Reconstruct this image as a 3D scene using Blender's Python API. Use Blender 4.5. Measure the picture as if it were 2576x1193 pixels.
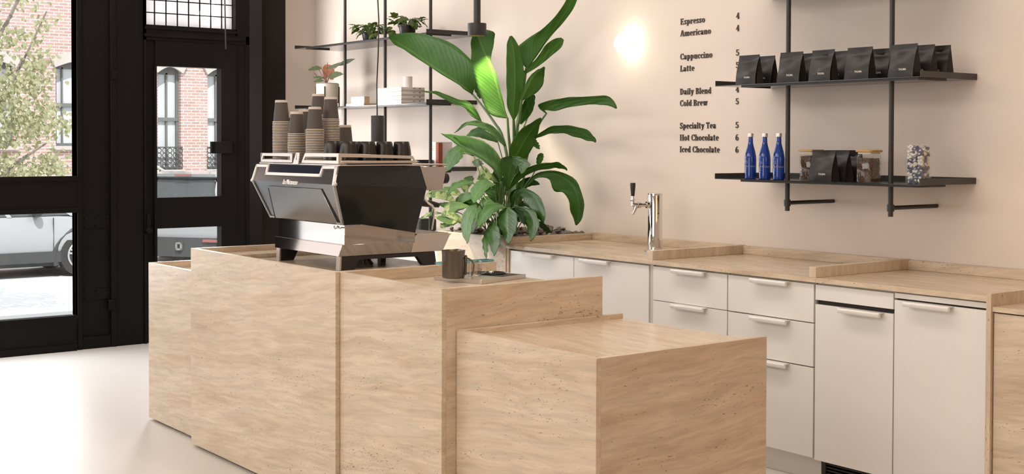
import bpy, bmesh, math, random
from mathutils import Vector, Matrix
random.seed(7)
PI = math.pi
for o in list(bpy.data.objects):
    bpy.data.objects.remove(o)
S = bpy.context.scene
COL = S.collection

# ------------------------------------------------------------------ camera
F, PX, PY = 3248.96, 1288.0, 428.03            # focal length and principal point of the 2576 x 1193 frame
YAW, PITCH, ROLL = 0.643897587, 0.0209233154, 0.0024338054
d = Vector((-math.cos(YAW) * math.cos(PITCH), math.sin(YAW) * math.cos(PITCH), -math.sin(PITCH)))
r = d.cross(Vector((0, 0, 1))).normalized()
u = r.cross(d)
r2 = r * math.cos(ROLL) + u * math.sin(ROLL)
u2 = -r * math.sin(ROLL) + u * math.cos(ROLL)
cam = bpy.data.cameras.new('camera')
camo = bpy.data.objects.new('camera', cam)
COL.objects.link(camo)
camo.matrix_world = Matrix(((r2.x, u2.x, -d.x, 0), (r2.y, u2.y, -d.y, 0), (r2.z, u2.z, -d.z, 1.55), (0, 0, 0, 1)))
cam.sensor_fit = 'HORIZONTAL'
cam.sensor_width = 36.0
cam.lens = F / 2576 * 36.0
cam.shift_y = (PY - 596.5) / 2576
cam.clip_start, cam.clip_end = 0.05, 300
S.camera = camo

# ------------------------------------------------------------------ world, sun, big lights, exposure
W = bpy.data.worlds.new('sky')
S.world = W
W.use_nodes = True
bgn = W.node_tree.nodes['Background']
bgn.inputs[0].default_value = (0.86, 0.93, 1.0, 1)
bgn.inputs[1].default_value = 1.5


def lamp(name, kind, loc, aim, power, color, **kw):
    l = bpy.data.lights.new(name, kind)
    l.energy = power
    l.color = color
    for k, v in kw.items():
        setattr(l, k, v)
    o = bpy.data.objects.new(name, l)
    COL.objects.link(o)
    o.location = loc
    o.rotation_euler = (Vector(aim) - Vector(loc)).to_track_quat('-Z', 'Y').to_euler()
    return o


lamp('sun', 'SUN', (5, -2, 12), (0.2, -0.4, 6.6), 3.9, (1.0, 0.97, 0.93), angle=0.02)
# daylight through the tall shop windows on the street side (left of the picture)
lamp('window_daylight', 'AREA', (-9.38, -1.75, 1.55), (-3.0, 0.9, 1.35), 36, (1.0, 0.96, 0.92), shape='RECTANGLE', size=5.2, size_y=2.5)
# daylight through the door glass and the milky window over it
lamp('door_glass_daylight', 'AREA', (-9.45, 4.04, 1.65), (-7.6, 5.15, 1.7), 27, (1.0, 0.96, 0.94), shape='RECTANGLE', size=0.5, size_y=1.0)
lamp('transom_daylight', 'AREA', (-9.40, 4.05, 2.85), (-7.6, 5.1, 1.5), 12, (1.0, 0.96, 0.94), shape='RECTANGLE', size=0.75, size_y=0.7)
# daylight low through the window beside the door
lamp('door_daylight', 'AREA', (-9.36, 2.5, 0.95), (-7.2, 2.3, 0.1), 22, (0.86, 0.93, 1.0), shape='RECTANGLE', size=1.2, size_y=1.1)
# added fill in front of the left side wall, which has no window
lamp('side_fill', 'AREA', (-2.2, -3.9, 1.8), (-2.0, 5.0, 1.5), 90, (1.0, 0.93, 0.86), shape='RECTANGLE', size=4.4, size_y=2.2)
# unseen fill panels added under the ceiling to brighten the room
lamp('overhead_fill_a', 'AREA', (-6.6, -1.2, 3.45), (-6.6, 3.0, 1.0), 84, (1.0, 0.91, 0.83), shape='RECTANGLE', size=5.0, size_y=1.2)
lamp('overhead_fill_b', 'AREA', (-2.2, -1.0, 3.45), (-2.6, 4.0, 1.0), 34, (1.0, 0.90, 0.80), shape='RECTANGLE', size=4.0, size_y=1.2)
lamp('overhead_fill_c', 'AREA', (-4.0, 3.3, 3.5), (-4.0, 3.7, 0.0), 42, (1.0, 0.89, 0.79), shape='RECTANGLE', size=4.6, size_y=0.5)
lamp('overhead_fill_d', 'AREA', (-8.3, 2.6, 3.5), (-8.4, 5.0, 1.4), 36, (1.0, 0.93, 0.88), shape='RECTANGLE', size=1.6, size_y=0.35)
# warm lamps at the back of the room, behind the viewer
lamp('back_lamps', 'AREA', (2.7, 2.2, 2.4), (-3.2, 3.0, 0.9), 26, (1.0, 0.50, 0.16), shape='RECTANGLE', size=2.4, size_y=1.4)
# extra unseen spot added to brighten the planter front
lamp('planter_fill_spot', 'SPOT', (-7.2, 3.5, 3.4), (-6.68, 4.62, 0.72), 330, (1.0, 0.87, 0.68), spot_size=math.radians(21), spot_blend=0.6, shadow_soft_size=0.05)

S.view_settings.view_transform = 'Standard'
S.view_settings.look = 'None'
S.view_settings.gamma = 1
S.view_settings.use_curve_mapping = False
S.view_settings.exposure = 0.22
cy = S.cycles
cy.max_bounces = 8
cy.diffuse_bounces = 4
cy.glossy_bounces = 4
cy.transmission_bounces = 8
cy.transparent_max_bounces = 16
cy.caustics_reflective = False
cy.caustics_refractive = False
cy.sample_clamp_indirect = 4.0
cy.use_denoising = True
try:
    cy.denoiser = 'OPENIMAGEDENOISE'
except Exception:
    pass

# ------------------------------------------------------------------ materials
MATS = {}


def srgb(r_, g_, b_):
    f = lambda c: c / 12.92 if c <= 0.04045 else ((c + 0.055) / 1.055) ** 2.4
    return (f(r_ / 255), f(g_ / 255), f(b_ / 255), 1)


def new_mat(name):
    m = bpy.data.materials.new(name)
    m.use_nodes = True
    nt = m.node_tree
    b = nt.nodes['Principled BSDF']
    MATS[name] = m
    return m, nt, b


def plain(name, col, rough=0.5, metal=0.0, noise=0.0, scale=40.0, bump=0.0, coat=0.0, spec=0.5):
    """a plain colour, with a little procedural mottling and grain"""
    m, nt, b = new_mat(name)
    b.inputs['Roughness'].default_value = rough
    b.inputs['Metallic'].default_value = metal
    b.inputs['Specular IOR Level'].default_value = spec
    b.inputs['Coat Weight'].default_value = coat
    b.inputs['Base Color'].default_value = col
    if noise or bump:
        tc = nt.nodes.new('ShaderNodeTexCoord')
        n = nt.nodes.new('ShaderNodeTexNoise')
        n.inputs['Scale'].default_value = scale
        n.inputs['Detail'].default_value = 4
        nt.links.new(tc.outputs['Object'], n.inputs['Vector'])
        if noise:
            mx = nt.nodes.new('ShaderNodeMix')
            mx.data_type = 'RGBA'
            mx.inputs[6].default_value = tuple(c * (1 - noise) for c in col[:3]) + (1,)
            mx.inputs[7].default_value = tuple(min(1, c * (1 + noise)) for c in col[:3]) + (1,)
            nt.links.new(n.outputs['Fac'], mx.inputs[0])
            nt.links.new(mx.outputs[2], b.inputs['Base Color'])
        if bump:
            bp = nt.nodes.new('ShaderNodeBump')
            bp.inputs['Strength'].default_value = bump
            bp.inputs['Distance'].default_value = 0.002
            nt.links.new(n.outputs['Fac'], bp.inputs['Height'])
            nt.links.new(bp.outputs['Normal'], b.inputs['Normal'])
    return m


def travertine(name, scale, rot=(0, 0, 0), light=(0.705, 0.60, 0.475), dark=(0.545, 0.415, 0.285), rough=0.34):
    """banded travertine: stretched cloudy layers, fine streaks and small dark pits"""
    m, nt, b = new_mat(name)
    N, L = nt.nodes.new, nt.links.new
    geo = N('ShaderNodeNewGeometry')
    mp = N('ShaderNodeMapping')
    mp.inputs['Rotation'].default_value = rot
    L(geo.outputs['Position'], mp.inputs['Vector'])
    wob = N('ShaderNodeTexNoise')
    wob.inputs['Scale'].default_value = 2.6
    wob.inputs['Detail'].default_value = 3
    L(mp.outputs['Vector'], wob.inputs['Vector'])
    sc = N('ShaderNodeVectorMath')
    sc.operation = 'SCALE'
    sc.inputs['Scale'].default_value = 0.05
    L(wob.outputs['Color'], sc.inputs[0])
    add = N('ShaderNodeVectorMath')
    L(mp.outputs['Vector'], add.inputs[0])
    L(sc.outputs[0], add.inputs[1])
    mul = N('ShaderNodeVectorMath')
    mul.operation = 'MULTIPLY'
    mul.inputs[1].default_value = scale
    L(add.outputs[0], mul.inputs[0])
    band = N('ShaderNodeTexNoise')
    band.inputs['Scale'].default_value = 1.5
    band.inputs['Detail'].default_value = 9
    band.inputs['Roughness'].default_value = 0.66
    band.inputs['Distortion'].default_value = 0.45
    L(mul.outputs[0], band.inputs['Vector'])
    ramp = N('ShaderNodeValToRGB')
    e = ramp.color_ramp.elements
    e[0].position, e[0].color = 0.30, dark + (1,)
    e[1].position, e[1].color = 0.72, light + (1,)
    mid = e.new(0.5)
    mid.color = tuple(0.42 * a + 0.58 * c for a, c in zip(dark, light)) + (1,)
    L(band.outputs['Fac'], ramp.inputs[0])
    fine = N('ShaderNodeTexNoise')
    fine.inputs['Scale'].default_value = 5.5
    fine.inputs['Detail'].default_value = 6
    fine.inputs['Distortion'].default_value = 0.6
    L(mul.outputs[0], fine.inputs['Vector'])
    fr = N('ShaderNodeMapRange')
    fr.inputs[1].default_value, fr.inputs[2].default_value = 0.33, 0.68
    fr.inputs[3].default_value, fr.inputs[4].default_value = 0.85, 1.07
    L(fine.outputs['Fac'], fr.inputs[0])
    mx = N('ShaderNodeMix')
    mx.data_type, mx.blend_type = 'RGBA', 'MULTIPLY'
    mx.inputs[0].default_value = 1
    L(ramp.outputs[0], mx.inputs[6])
    L(fr.outputs[0], mx.inputs[7])
    # pits: small elongated holes in clusters
    pm = N('ShaderNodeVectorMath')
    pm.operation = 'MULTIPLY'
    pm.inputs[1].default_value = tuple(20 + 8 * s for s in scale)
    L(add.outputs[0], pm.inputs[0])
    pit = N('ShaderNodeTexNoise')
    pit.inputs['Scale'].default_value = 2.1
    pit.inputs['Detail'].default_value = 2.5
    pit.inputs['Distortion'].default_value = 0.6
    L(pm.outputs[0], pit.inputs['Vector'])
    clus = N('ShaderNodeTexNoise')
    clus.inputs['Scale'].default_value = 1.4
    clus.inputs['Detail'].default_value = 2
    L(mul.outputs[0], clus.inputs['Vector'])
    sm = N('ShaderNodeMath')
    sm.operation = 'MULTIPLY_ADD'
    sm.inputs[1].default_value = 0.28
    L(clus.outputs['Fac'], sm.inputs[0])
    L(pit.outputs['Fac'], sm.inputs[2])
    pr = N('ShaderNodeMapRange')
    pr.inputs[1].default_value, pr.inputs[2].default_value = 0.825, 0.86
    L(sm.outputs[0], pr.inputs[0])
    mp2 = N('ShaderNodeMix')
    mp2.data_type = 'RGBA'
    mp2.inputs[7].default_value = (0.17, 0.115, 0.072, 1)
    pf = N('ShaderNodeMath')
    pf.operation = 'MULTIPLY'
    pf.inputs[1].default_value = 0.75
    L(pr.outputs[0], pf.inputs[0])
    L(pf.outputs[0], mp2.inputs[0])
    L(mx.outputs[2], mp2.inputs[6])
    L(mp2.outputs[2], b.inputs['Base Color'])
    b.inputs['Roughness'].default_value = rough
    b.inputs['Specular IOR Level'].default_value = 0.4
    bp = N('ShaderNodeBump')
    bp.inputs['Strength'].default_value = 0.5
    bp.inputs['Distance'].default_value = 0.0015
    bp.invert = True
    L(pr.outputs[0], bp.inputs['Height'])
    L(bp.outputs['Normal'], b.inputs['Normal'])
    return m


T_FRONT = travertine('travertine_front', (0.95, 6.0, 10.0), (0, 0.10, 0))
T_SIDE = travertine('travertine_side', (6.0, 0.95, 9.5), (-0.07, 0, 0))
T_TOP = travertine('travertine_top', (1.3, 9.0, 7.0), (0, 0, 0.04), rough=0.22)
T_VERT = travertine('travertine_vertical', (7.0, 6.5, 0.8))
T_WARM = travertine('travertine_planter', (0.9, 5.0, 4.0), (0, 0.06, 0))

WALLM = plain('wall_plaster', (0.72, 0.64, 0.575, 1), 0.85, noise=0.035, scale=1.6)
CEILM = plain('ceiling_paint', (0.78, 0.75, 0.71, 1), 0.9, noise=0.02, scale=2)
FLOORM = plain('floor_concrete', (0.66, 0.62, 0.58, 1), 0.38, noise=0.05, scale=2.2)
WHITE = plain('white_lacquer', (0.785, 0.765, 0.735, 1), 0.25, noise=0.01, scale=3, coat=0.3)
CARC = plain('cabinet_carcass', (0.60, 0.575, 0.52, 1), 0.6, noise=0.03, scale=6)
DARKGAP = plain('dark_recess', (0.012, 0.010, 0.009, 1), 0.7, noise=0.2, scale=20)
BLACKP = plain('black_paint', (0.0050, 0.0040, 0.0034, 1), 0.5, noise=0.25, scale=5, bump=0.25, spec=0.12)
BROWNP = plain('dark_brown_paint', (0.0105, 0.0072, 0.0062, 1), 0.6, noise=0.2, scale=5, spec=0.15)
BLKMET = plain('black_powder_coat', (0.016, 0.0145, 0.0138, 1), 0.45, noise=0.15, scale=60)
OLVMET = plain('grey_powder_coat', (0.047, 0.043, 0.038, 1), 0.5, noise=0.1, scale=60)
PLATE = plain('shelf_plate_gloss', (0.030, 0.027, 0.025, 1), 0.14, noise=0.05, scale=60)
BLKPL = plain('black_plastic', (0.013, 0.0125, 0.0125, 1), 0.4, noise=0.15, scale=60)
STEEL = plain('polished_steel', (0.42, 0.41, 0.405, 1), 0.05, 1.0, noise=0.02, scale=30)
BRUSH = plain('brushed_steel', (0.66, 0.61, 0.565, 1), 0.33, 1.0, noise=0.05, scale=90)
CHROME = plain('chrome', (0.74, 0.73, 0.72, 1), 0.05, 1.0, noise=0.01, scale=30)
EDGEG = plain('grey_edge_trim', (0.36, 0.375, 0.37, 1), 0.4, 0.2, noise=0.02, scale=50)
TRIMW = plain('silver_trim', (0.90, 0.87, 0.85, 1), 0.4, 0.0, noise=0.02, scale=50)
CHAR = plain('charcoal_lacquer', (0.33, 0.34, 0.345, 1), 0.24, 1.0, noise=0.05, scale=120)
CHARD = plain('dark_gloss_panel', (0.0125, 0.0128, 0.0125, 1), 0.12, 0.0, noise=0.05, scale=60, spec=0.4)
SMOKE = plain('dark_window_panel', (0.022, 0.024, 0.038, 1), 0.12, 0.0, noise=0.1, scale=10)
CUPM = plain('taupe_paper_cup', (0.072, 0.058, 0.050, 1), 0.6, noise=0.06, scale=90)
RIMM = plain('cream_paper', (0.62, 0.54, 0.46, 1), 0.6, noise=0.03, scale=90)
MUGM = plain('black_ceramic', (0.014, 0.0115, 0.0108, 1), 0.3, noise=0.15, scale=70)
SAUC = plain('dark_green_ceramic', (0.014, 0.021, 0.022, 1), 0.3, noise=0.1, scale=70)
BAGM = plain('black_foil_bag', (0.020, 0.0178, 0.0172, 1), 0.36, noise=0.2, scale=11, bump=0.7, spec=0.32)
PRINTW = plain('white_print', (0.62, 0.58, 0.55, 1), 0.6, noise=0.02, scale=80)
PRINTD = plain('faint_grey_print', (0.10, 0.092, 0.088, 1), 0.6, noise=0.02, scale=80)
INK = plain('dark_wall_lettering', (0.052, 0.037, 0.03, 1), 0.6, noise=0.15, scale=60)
CREAM = plain('cream_ceramic', (0.60, 0.56, 0.49, 1), 0.45, noise=0.03, scale=30)
WAXW = plain('white_candle_glass', (0.78, 0.74, 0.68, 1), 0.35, noise=0.02, scale=30)
BOXW = plain('white_card', (0.74, 0.70, 0.67, 1), 0.6, noise=0.02, scale=20)
BOXG = plain('grey_card', (0.50, 0.455, 0.41, 1), 0.65, noise=0.02, scale=20)
BOXT = plain('tan_card', (0.48, 0.33, 0.20, 1), 0.65, noise=0.03, scale=20)
REDB = plain('rust_red_cloth', (0.28, 0.06, 0.025, 1), 0.7, noise=0.1, scale=90)
BLUEP = plain('blue_print', (0.25, 0.36, 0.62, 1), 0.6, noise=0.1, scale=50)
BAMB = plain('bamboo_lid', (0.44, 0.255, 0.075, 1), 0.45, noise=0.12, scale=25)
BEANS = plain('roasted_beans', (0.085, 0.045, 0.027, 1), 0.4, noise=0.35, scale=120)
NAVY = plain('navy_wrapper', (0.028, 0.034, 0.085, 1), 0.4, noise=0.1, scale=60)
CRMW = plain('cream_wrapper', (0.72, 0.65, 0.52, 1), 0.45, noise=0.05, scale=60)
STONE1 = plain('grey_pebble', (0.105, 0.090, 0.082, 1), 0.6, noise=0.25, scale=40)
STONE2 = plain('brown_pebble', (0.14, 0.108, 0.088, 1), 0.6, noise=0.25, scale=40)
SOIL = plain('dark_soil', (0.028, 0.020, 0.015, 1), 0.95, noise=0.4, scale=60, bump=0.6)
MATB = plain('black_rubber_mat', (0.018, 0.018, 0.017, 1), 0.6, noise=0.2, scale=120, bump=0.5)
GUN = plain('gunmetal_pitcher', (0.15, 0.135, 0.12, 1), 0.24, 0.85, noise=0.06, scale=40)
STEMG = plain('plant_stem', (0.085, 0.15, 0.045, 1), 0.5, noise=0.2, scale=30)
STEMR = plain('red_stem', (0.14, 0.03, 0.03, 1), 0.5, noise=0.2, scale=30)
BARK = plain('tree_bark', (0.20, 0.18, 0.15, 1), 0.9, noise=0.3, scale=20)
ROADM = plain('asphalt', (0.62, 0.61, 0.60, 1), 0.9, noise=0.08, scale=3)
PAVE = plain('pavement_concrete', (0.52, 0.51, 0.49, 1), 0.9, noise=0.05, scale=2)
CARW = plain('white_car_paint', (0.29, 0.30, 0.30, 1), 0.3, noise=0.01, scale=5, coat=0.7)
CARD = plain('dark_car_plastic', (0.035, 0.037, 0.037, 1), 0.6, noise=0.1, scale=20)
TYRE = plain('tyre_rubber', (0.022, 0.022, 0.022, 1), 0.8, noise=0.1, scale=40)
ALLOY = plain('alloy_wheel', (0.42, 0.42, 0.42, 1), 0.35, 0.6, noise=0.05, scale=30)
CARGL = plain('car_window_glass', (0.06, 0.066, 0.066, 1), 0.08, noise=0.2, scale=3)
REDL = plain('red_lamp_lens', (0.26, 0.10, 0.09, 1), 0.25, noise=0.1, scale=30)
SASH = plain('grey_window_sash', (0.13, 0.135, 0.13, 1), 0.6, noise=0.1, scale=20)
LINTEL = plain('brownstone_lintel', (0.42, 0.38, 0.345, 1), 0.85, noise=0.08, scale=4)
IRON = plain('cast_iron_guard', (0.05, 0.053, 0.05, 1), 0.6, noise=0.1, scale=20)
BLIND = plain('pale_window_pane', (0.50, 0.52, 0.52, 1), 0.25, noise=0.3, scale=0.8)


def brick_mat():
    m, nt, b = new_mat('pale_red_brick')
    N, L = nt.nodes.new, nt.links.new
    tc = N('ShaderNodeNewGeometry')
    sp = N('ShaderNodeSeparateXYZ')
    L(tc.outputs['Position'], sp.inputs[0])
    cb = N('ShaderNodeCombineXYZ')
    L(sp.outputs['Y'], cb.inputs['X'])
    L(sp.outputs['Z'], cb.inputs['Y'])
    br = N('ShaderNodeTexBrick')
    br.inputs['Color1'].default_value = (0.36, 0.222, 0.185, 1)
    br.inputs['Color2'].default_value = (0.43, 0.28, 0.24, 1)
    br.inputs['Mortar'].default_value = (0.64, 0.59, 0.55, 1)
    br.inputs['Scale'].default_value = 1.0
    br.inputs['Brick Width'].default_value = 0.235
    br.inputs['Row Height'].default_value = 0.078
    br.inputs['Mortar Size'].default_value = 0.0085
    L(cb.outputs[0], br.inputs['Vector'])
    L(br.outputs['Color'], b.inputs['Base Color'])
    b.inputs['Roughness'].default_value = 0.9
    return m


BRICK = brick_mat()


def leaf_mat(name, base, vein, var=0.25, trans=0.16, rough=0.48, veins=26.0, patch=None, vs=0.26):
    """leaf: midrib and side veins from the leaf's own uv, mottled green, lets some light through"""
    m, nt, b = new_mat(name)
    N, L = nt.nodes.new, nt.links.new
    uv = N('ShaderNodeUVMap')
    sp = N('ShaderNodeSeparateXYZ')
    L(uv.outputs[0], sp.inputs[0])
    ab = N('ShaderNodeMath')
    ab.operation = 'ABSOLUTE'
    L(sp.outputs['Y'], ab.inputs[0])
    # side veins run outward and forward
    ph = N('ShaderNodeMath')
    ph.operation = 'MULTIPLY_ADD'
    ph.inputs[1].default_value = -0.22
    L(ab.outputs[0], ph.inputs[0])
    L(sp.outputs['X'], ph.inputs[2])
    sn = N('ShaderNodeMath')
    sn.operation = 'MULTIPLY'
    sn.inputs[1].default_value = veins * 6.283
    L(ph.outputs[0], sn.inputs[0])
    si = N('ShaderNodeMath')
    si.operation = 'SINE'
    L(sn.outputs[0], si.inputs[0])
    vr = N('ShaderNodeMapRange')
    vr.inputs[1].default_value, vr.inputs[2].default_value = 0.55, 1.0
    vr.inputs[3].default_value, vr.inputs[4].default_value = 0.0, vs
    L(si.outputs[0], vr.inputs[0])
    mr = N('ShaderNodeMapRange')
    mr.inputs[1].default_value, mr.inputs[2].default_value = 0.035, 0.075
    mr.inputs[3].default_value, mr.inputs[4].default_value = 0.75, 0.0
    L(ab.outputs[0], mr.inputs[0])
    mxv = N('ShaderNodeMath')
    mxv.operation = 'MAXIMUM'
    L(vr.outputs[0], mxv.inputs[0])
    L(mr.outputs[0], mxv.inputs[1])
    geo = N('ShaderNodeNewGeometry')
    no = N('ShaderNodeTexNoise')
    no.inputs['Scale'].default_value = 9
    no.inputs['Detail'].default_value = 3
    L(geo.outputs['Position'], no.inputs['Vector'])
    mx = N('ShaderNodeMix')
    mx.data_type = 'RGBA'
    mx.inputs[6].default_value = tuple(c * (1 - var) for c in base) + (1,)
    mx.inputs[7].default_value = tuple(c * (1 + var) for c in base) + (1,)
    L(no.outputs['Fac'], mx.inputs[0])
    src = mx.outputs[2]
    if patch:
        n2 = N('ShaderNodeTexNoise')
        n2.inputs['Scale'].default_value = 14
        n2.inputs['Detail'].default_value = 2
        L(geo.outputs['Position'], n2.inputs['Vector'])
        rr = N('ShaderNodeMapRange')
        rr.inputs[1].default_value, rr.inputs[2].default_value = 0.5, 0.56
        L(n2.outputs['Fac'], rr.inputs[0])
        m3 = N('ShaderNodeMix')
        m3.data_type = 'RGBA'
        L(rr.outputs[0], m3.inputs[0])
        L(src, m3.inputs[6])
        m3.inputs[7].default_value = patch + (1,)
        src = m3.outputs[2]
    m2 = N('ShaderNodeMix')
    m2.data_type = 'RGBA'
    L(mxv.outputs[0], m2.inputs[0])
    L(src, m2.inputs[6])
    m2.inputs[7].default_value = vein + (1,)
    L(m2.outputs[2], b.inputs['Base Color'])
    b.inputs['Roughness'].default_value = rough
    b.inputs['Specular IOR Level'].default_value = 0.22
    bp = N('ShaderNodeBump')
    bp.inputs['Strength'].default_value = 0.14
    bp.inputs['Distance'].default_value = 0.002
    L(si.outputs[0], bp.inputs['Height'])
    L(bp.outputs['Normal'], b.inputs['Normal'])
    tr = N('ShaderNodeBsdfTranslucent')
    tm = N('ShaderNodeMix')
    tm.data_type, tm.blend_type = 'RGBA', 'MULTIPLY'
    tm.inputs[0].default_value = 1
    L(m2.outputs[2], tm.inputs[6])
    tm.inputs[7].default_value = (1.9, 1.9, 0.8, 1)
    L(tm.outputs[2], tr.inputs['Color'])
    ms = N('ShaderNodeMixShader')
    ms.inputs[0].default_value = trans
    L(b.outputs[0], ms.inputs[1])
    L(tr.outputs[0], ms.inputs[2])
    L(ms.outputs[0], nt.nodes['Material Output'].inputs['Surface'])
    return m


LEAF_B = leaf_mat('banana_leaf_green', (0.042, 0.125, 0.014), (0.10, 0.215, 0.035), veins=24, trans=0.22, vs=0.09)
LEAF_L = leaf_mat('lily_leaf_green', (0.028, 0.090, 0.010), (0.065, 0.145, 0.026), veins=11, trans=0.15)
LEAF_P = leaf_mat('pothos_leaf_green', (0.085, 0.17, 0.04), (0.15, 0.24, 0.08), veins=7, trans=0.25, patch=(0.33, 0.40, 0.16))
LEAF_S = leaf_mat('shelf_plant_green', (0.062, 0.098, 0.022), (0.12, 0.16, 0.05), veins=6, trans=0.2)
LEAF_D = leaf_mat('philodendron_green', (0.050, 0.070, 0.028), (0.09, 0.11, 0.05), veins=6, trans=0.2)
LEAF_R = leaf_mat('philodendron_rust', (0.21, 0.075, 0.025), (0.28, 0.12, 0.05), veins=6, trans=0.3)
LEAF_T = leaf_mat('street_tree_leaf', (0.285, 0.29, 0.185), (0.42, 0.41, 0.29), var=0.6, veins=5, trans=0.22, rough=0.5)


def glass_mat(name, tint=(1, 1, 1), refl=0.07, rough=0.0):
    """thin clear glass: lets light straight through, mirrors a little of it"""
    m, nt, b = new_mat(name)
    N, L = nt.nodes.new, nt.links.new
    tr = N('ShaderNodeBsdfTransparent')
    tr.inputs[0].default_value = tint + (1,)
    gl = N('ShaderNodeBsdfGlossy')
    gl.inputs['Roughness'].default_value = rough
    lw = N('ShaderNodeLayerWeight')
    lw.inputs[0].default_value = 0.35
    mr = N('ShaderNodeMapRange')
    mr.inputs[3].default_value, mr.inputs[4].default_value = refl, 0.75
    L(lw.outputs['Facing'], mr.inputs[0])
    pw = N('ShaderNodeMath')
    pw.operation = 'POWER'
    pw.inputs[1].default_value = 2.0
    L(mr.outputs[0], pw.inputs[0])
    ms = N('ShaderNodeMixShader')
    L(pw.outputs[0], ms.inputs[0])
    L(tr.outputs[0], ms.inputs[1])
    L(gl.outputs[0], ms.inputs[2])
    L(ms.outputs[0], nt.nodes['Material Output'].inputs['Surface'])
    return m


GLASS = glass_mat('window_glass', refl=0.12)
JARG = glass_mat('jar_glass', (0.97, 0.96, 0.94), refl=0.13)
MEASG = glass_mat('measuring_cup_glass', (0.95, 0.95, 0.94), refl=0.32)
TEALG = glass_mat('teal_edge_glass', (0.22, 0.62, 0.68), refl=0.35)
ACRY = glass_mat('clear_acrylic', (0.985, 0.985, 0.985), refl=0.10)


def blue_glass():
    m, nt, b = new_mat('cobalt_glass')
    b.inputs['Base Color'].default_value = (0.004, 0.022, 0.16, 1)
    b.inputs['Roughness'].default_value = 0.06
    b.inputs['Transmission Weight'].default_value = 0.35
    tc = nt.nodes.new('ShaderNodeTexCoord')
    n = nt.nodes.new('ShaderNodeTexNoise')
    n.inputs['Scale'].default_value = 20
    mx = nt.nodes.new('ShaderNodeMix')
    mx.data_type = 'RGBA'
    mx.inputs[6].default_value = (0.004, 0.034, 0.25, 1)
    mx.inputs[7].default_value = (0.010, 0.07, 0.42, 1)
    nt.links.new(tc.outputs['Object'], n.inputs['Vector'])
    nt.links.new(n.outputs['Fac'], mx.inputs[0])
    nt.links.new(mx.outputs[2], b.inputs['Base Color'])
    return m


BLUEG = blue_glass()


def glow(name, col, strength, base=(0.9, 0.88, 0.84)):
    m, nt, b = new_mat(name)
    b.inputs['Base Color'].default_value = base + (1,)
    b.inputs['Emission Color'].default_value = col + (1,)
    b.inputs['Emission Strength'].default_value = strength
    return m


GLOBE = glow('opal_globe_lit', (1.0, 0.87, 0.68), 7.0)
LAMPI = glow('lamp_bulb_lit', (1.0, 0.78, 0.48), 8.0)


def frosted():
    """old leaded panes: milky glass that daylight soaks through"""
    m, nt, b = new_mat('milky_pane')
    N, L = nt.nodes.new, nt.links.new
    tc = N('ShaderNodeTexCoord')
    n = N('ShaderNodeTexNoise')
    n.inputs['Scale'].default_value = 5
    n.inputs['Detail'].default_value = 5
    L(tc.outputs['Object'], n.inputs['Vector'])
    rp = N('ShaderNodeValToRGB')
    rp.color_ramp.elements[0].position = 0.35
    rp.color_ramp.elements[0].color = (0.93, 0.89, 0.87, 1)
    rp.color_ramp.elements[1].position = 0.65
    rp.color_ramp.elements[1].color = (1.0, 0.99, 0.98, 1)
    L(n.outputs['Fac'], rp.inputs[0])
    tr = N('ShaderNodeBsdfTranslucent')
    L(rp.outputs[0], tr.inputs[0])
    tp = N('ShaderNodeBsdfTransparent')
    L(rp.outputs[0], tp.inputs[0])
    ms = N('ShaderNodeMixShader')
    ms.inputs[0].default_value = 0.12
    L(tr.outputs[0], ms.inputs[1])
    L(tp.outputs[0], ms.inputs[2])
    L(ms.outputs[0], nt.nodes['Material Output'].inputs['Surface'])
    return m


MILKY = frosted()


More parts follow.
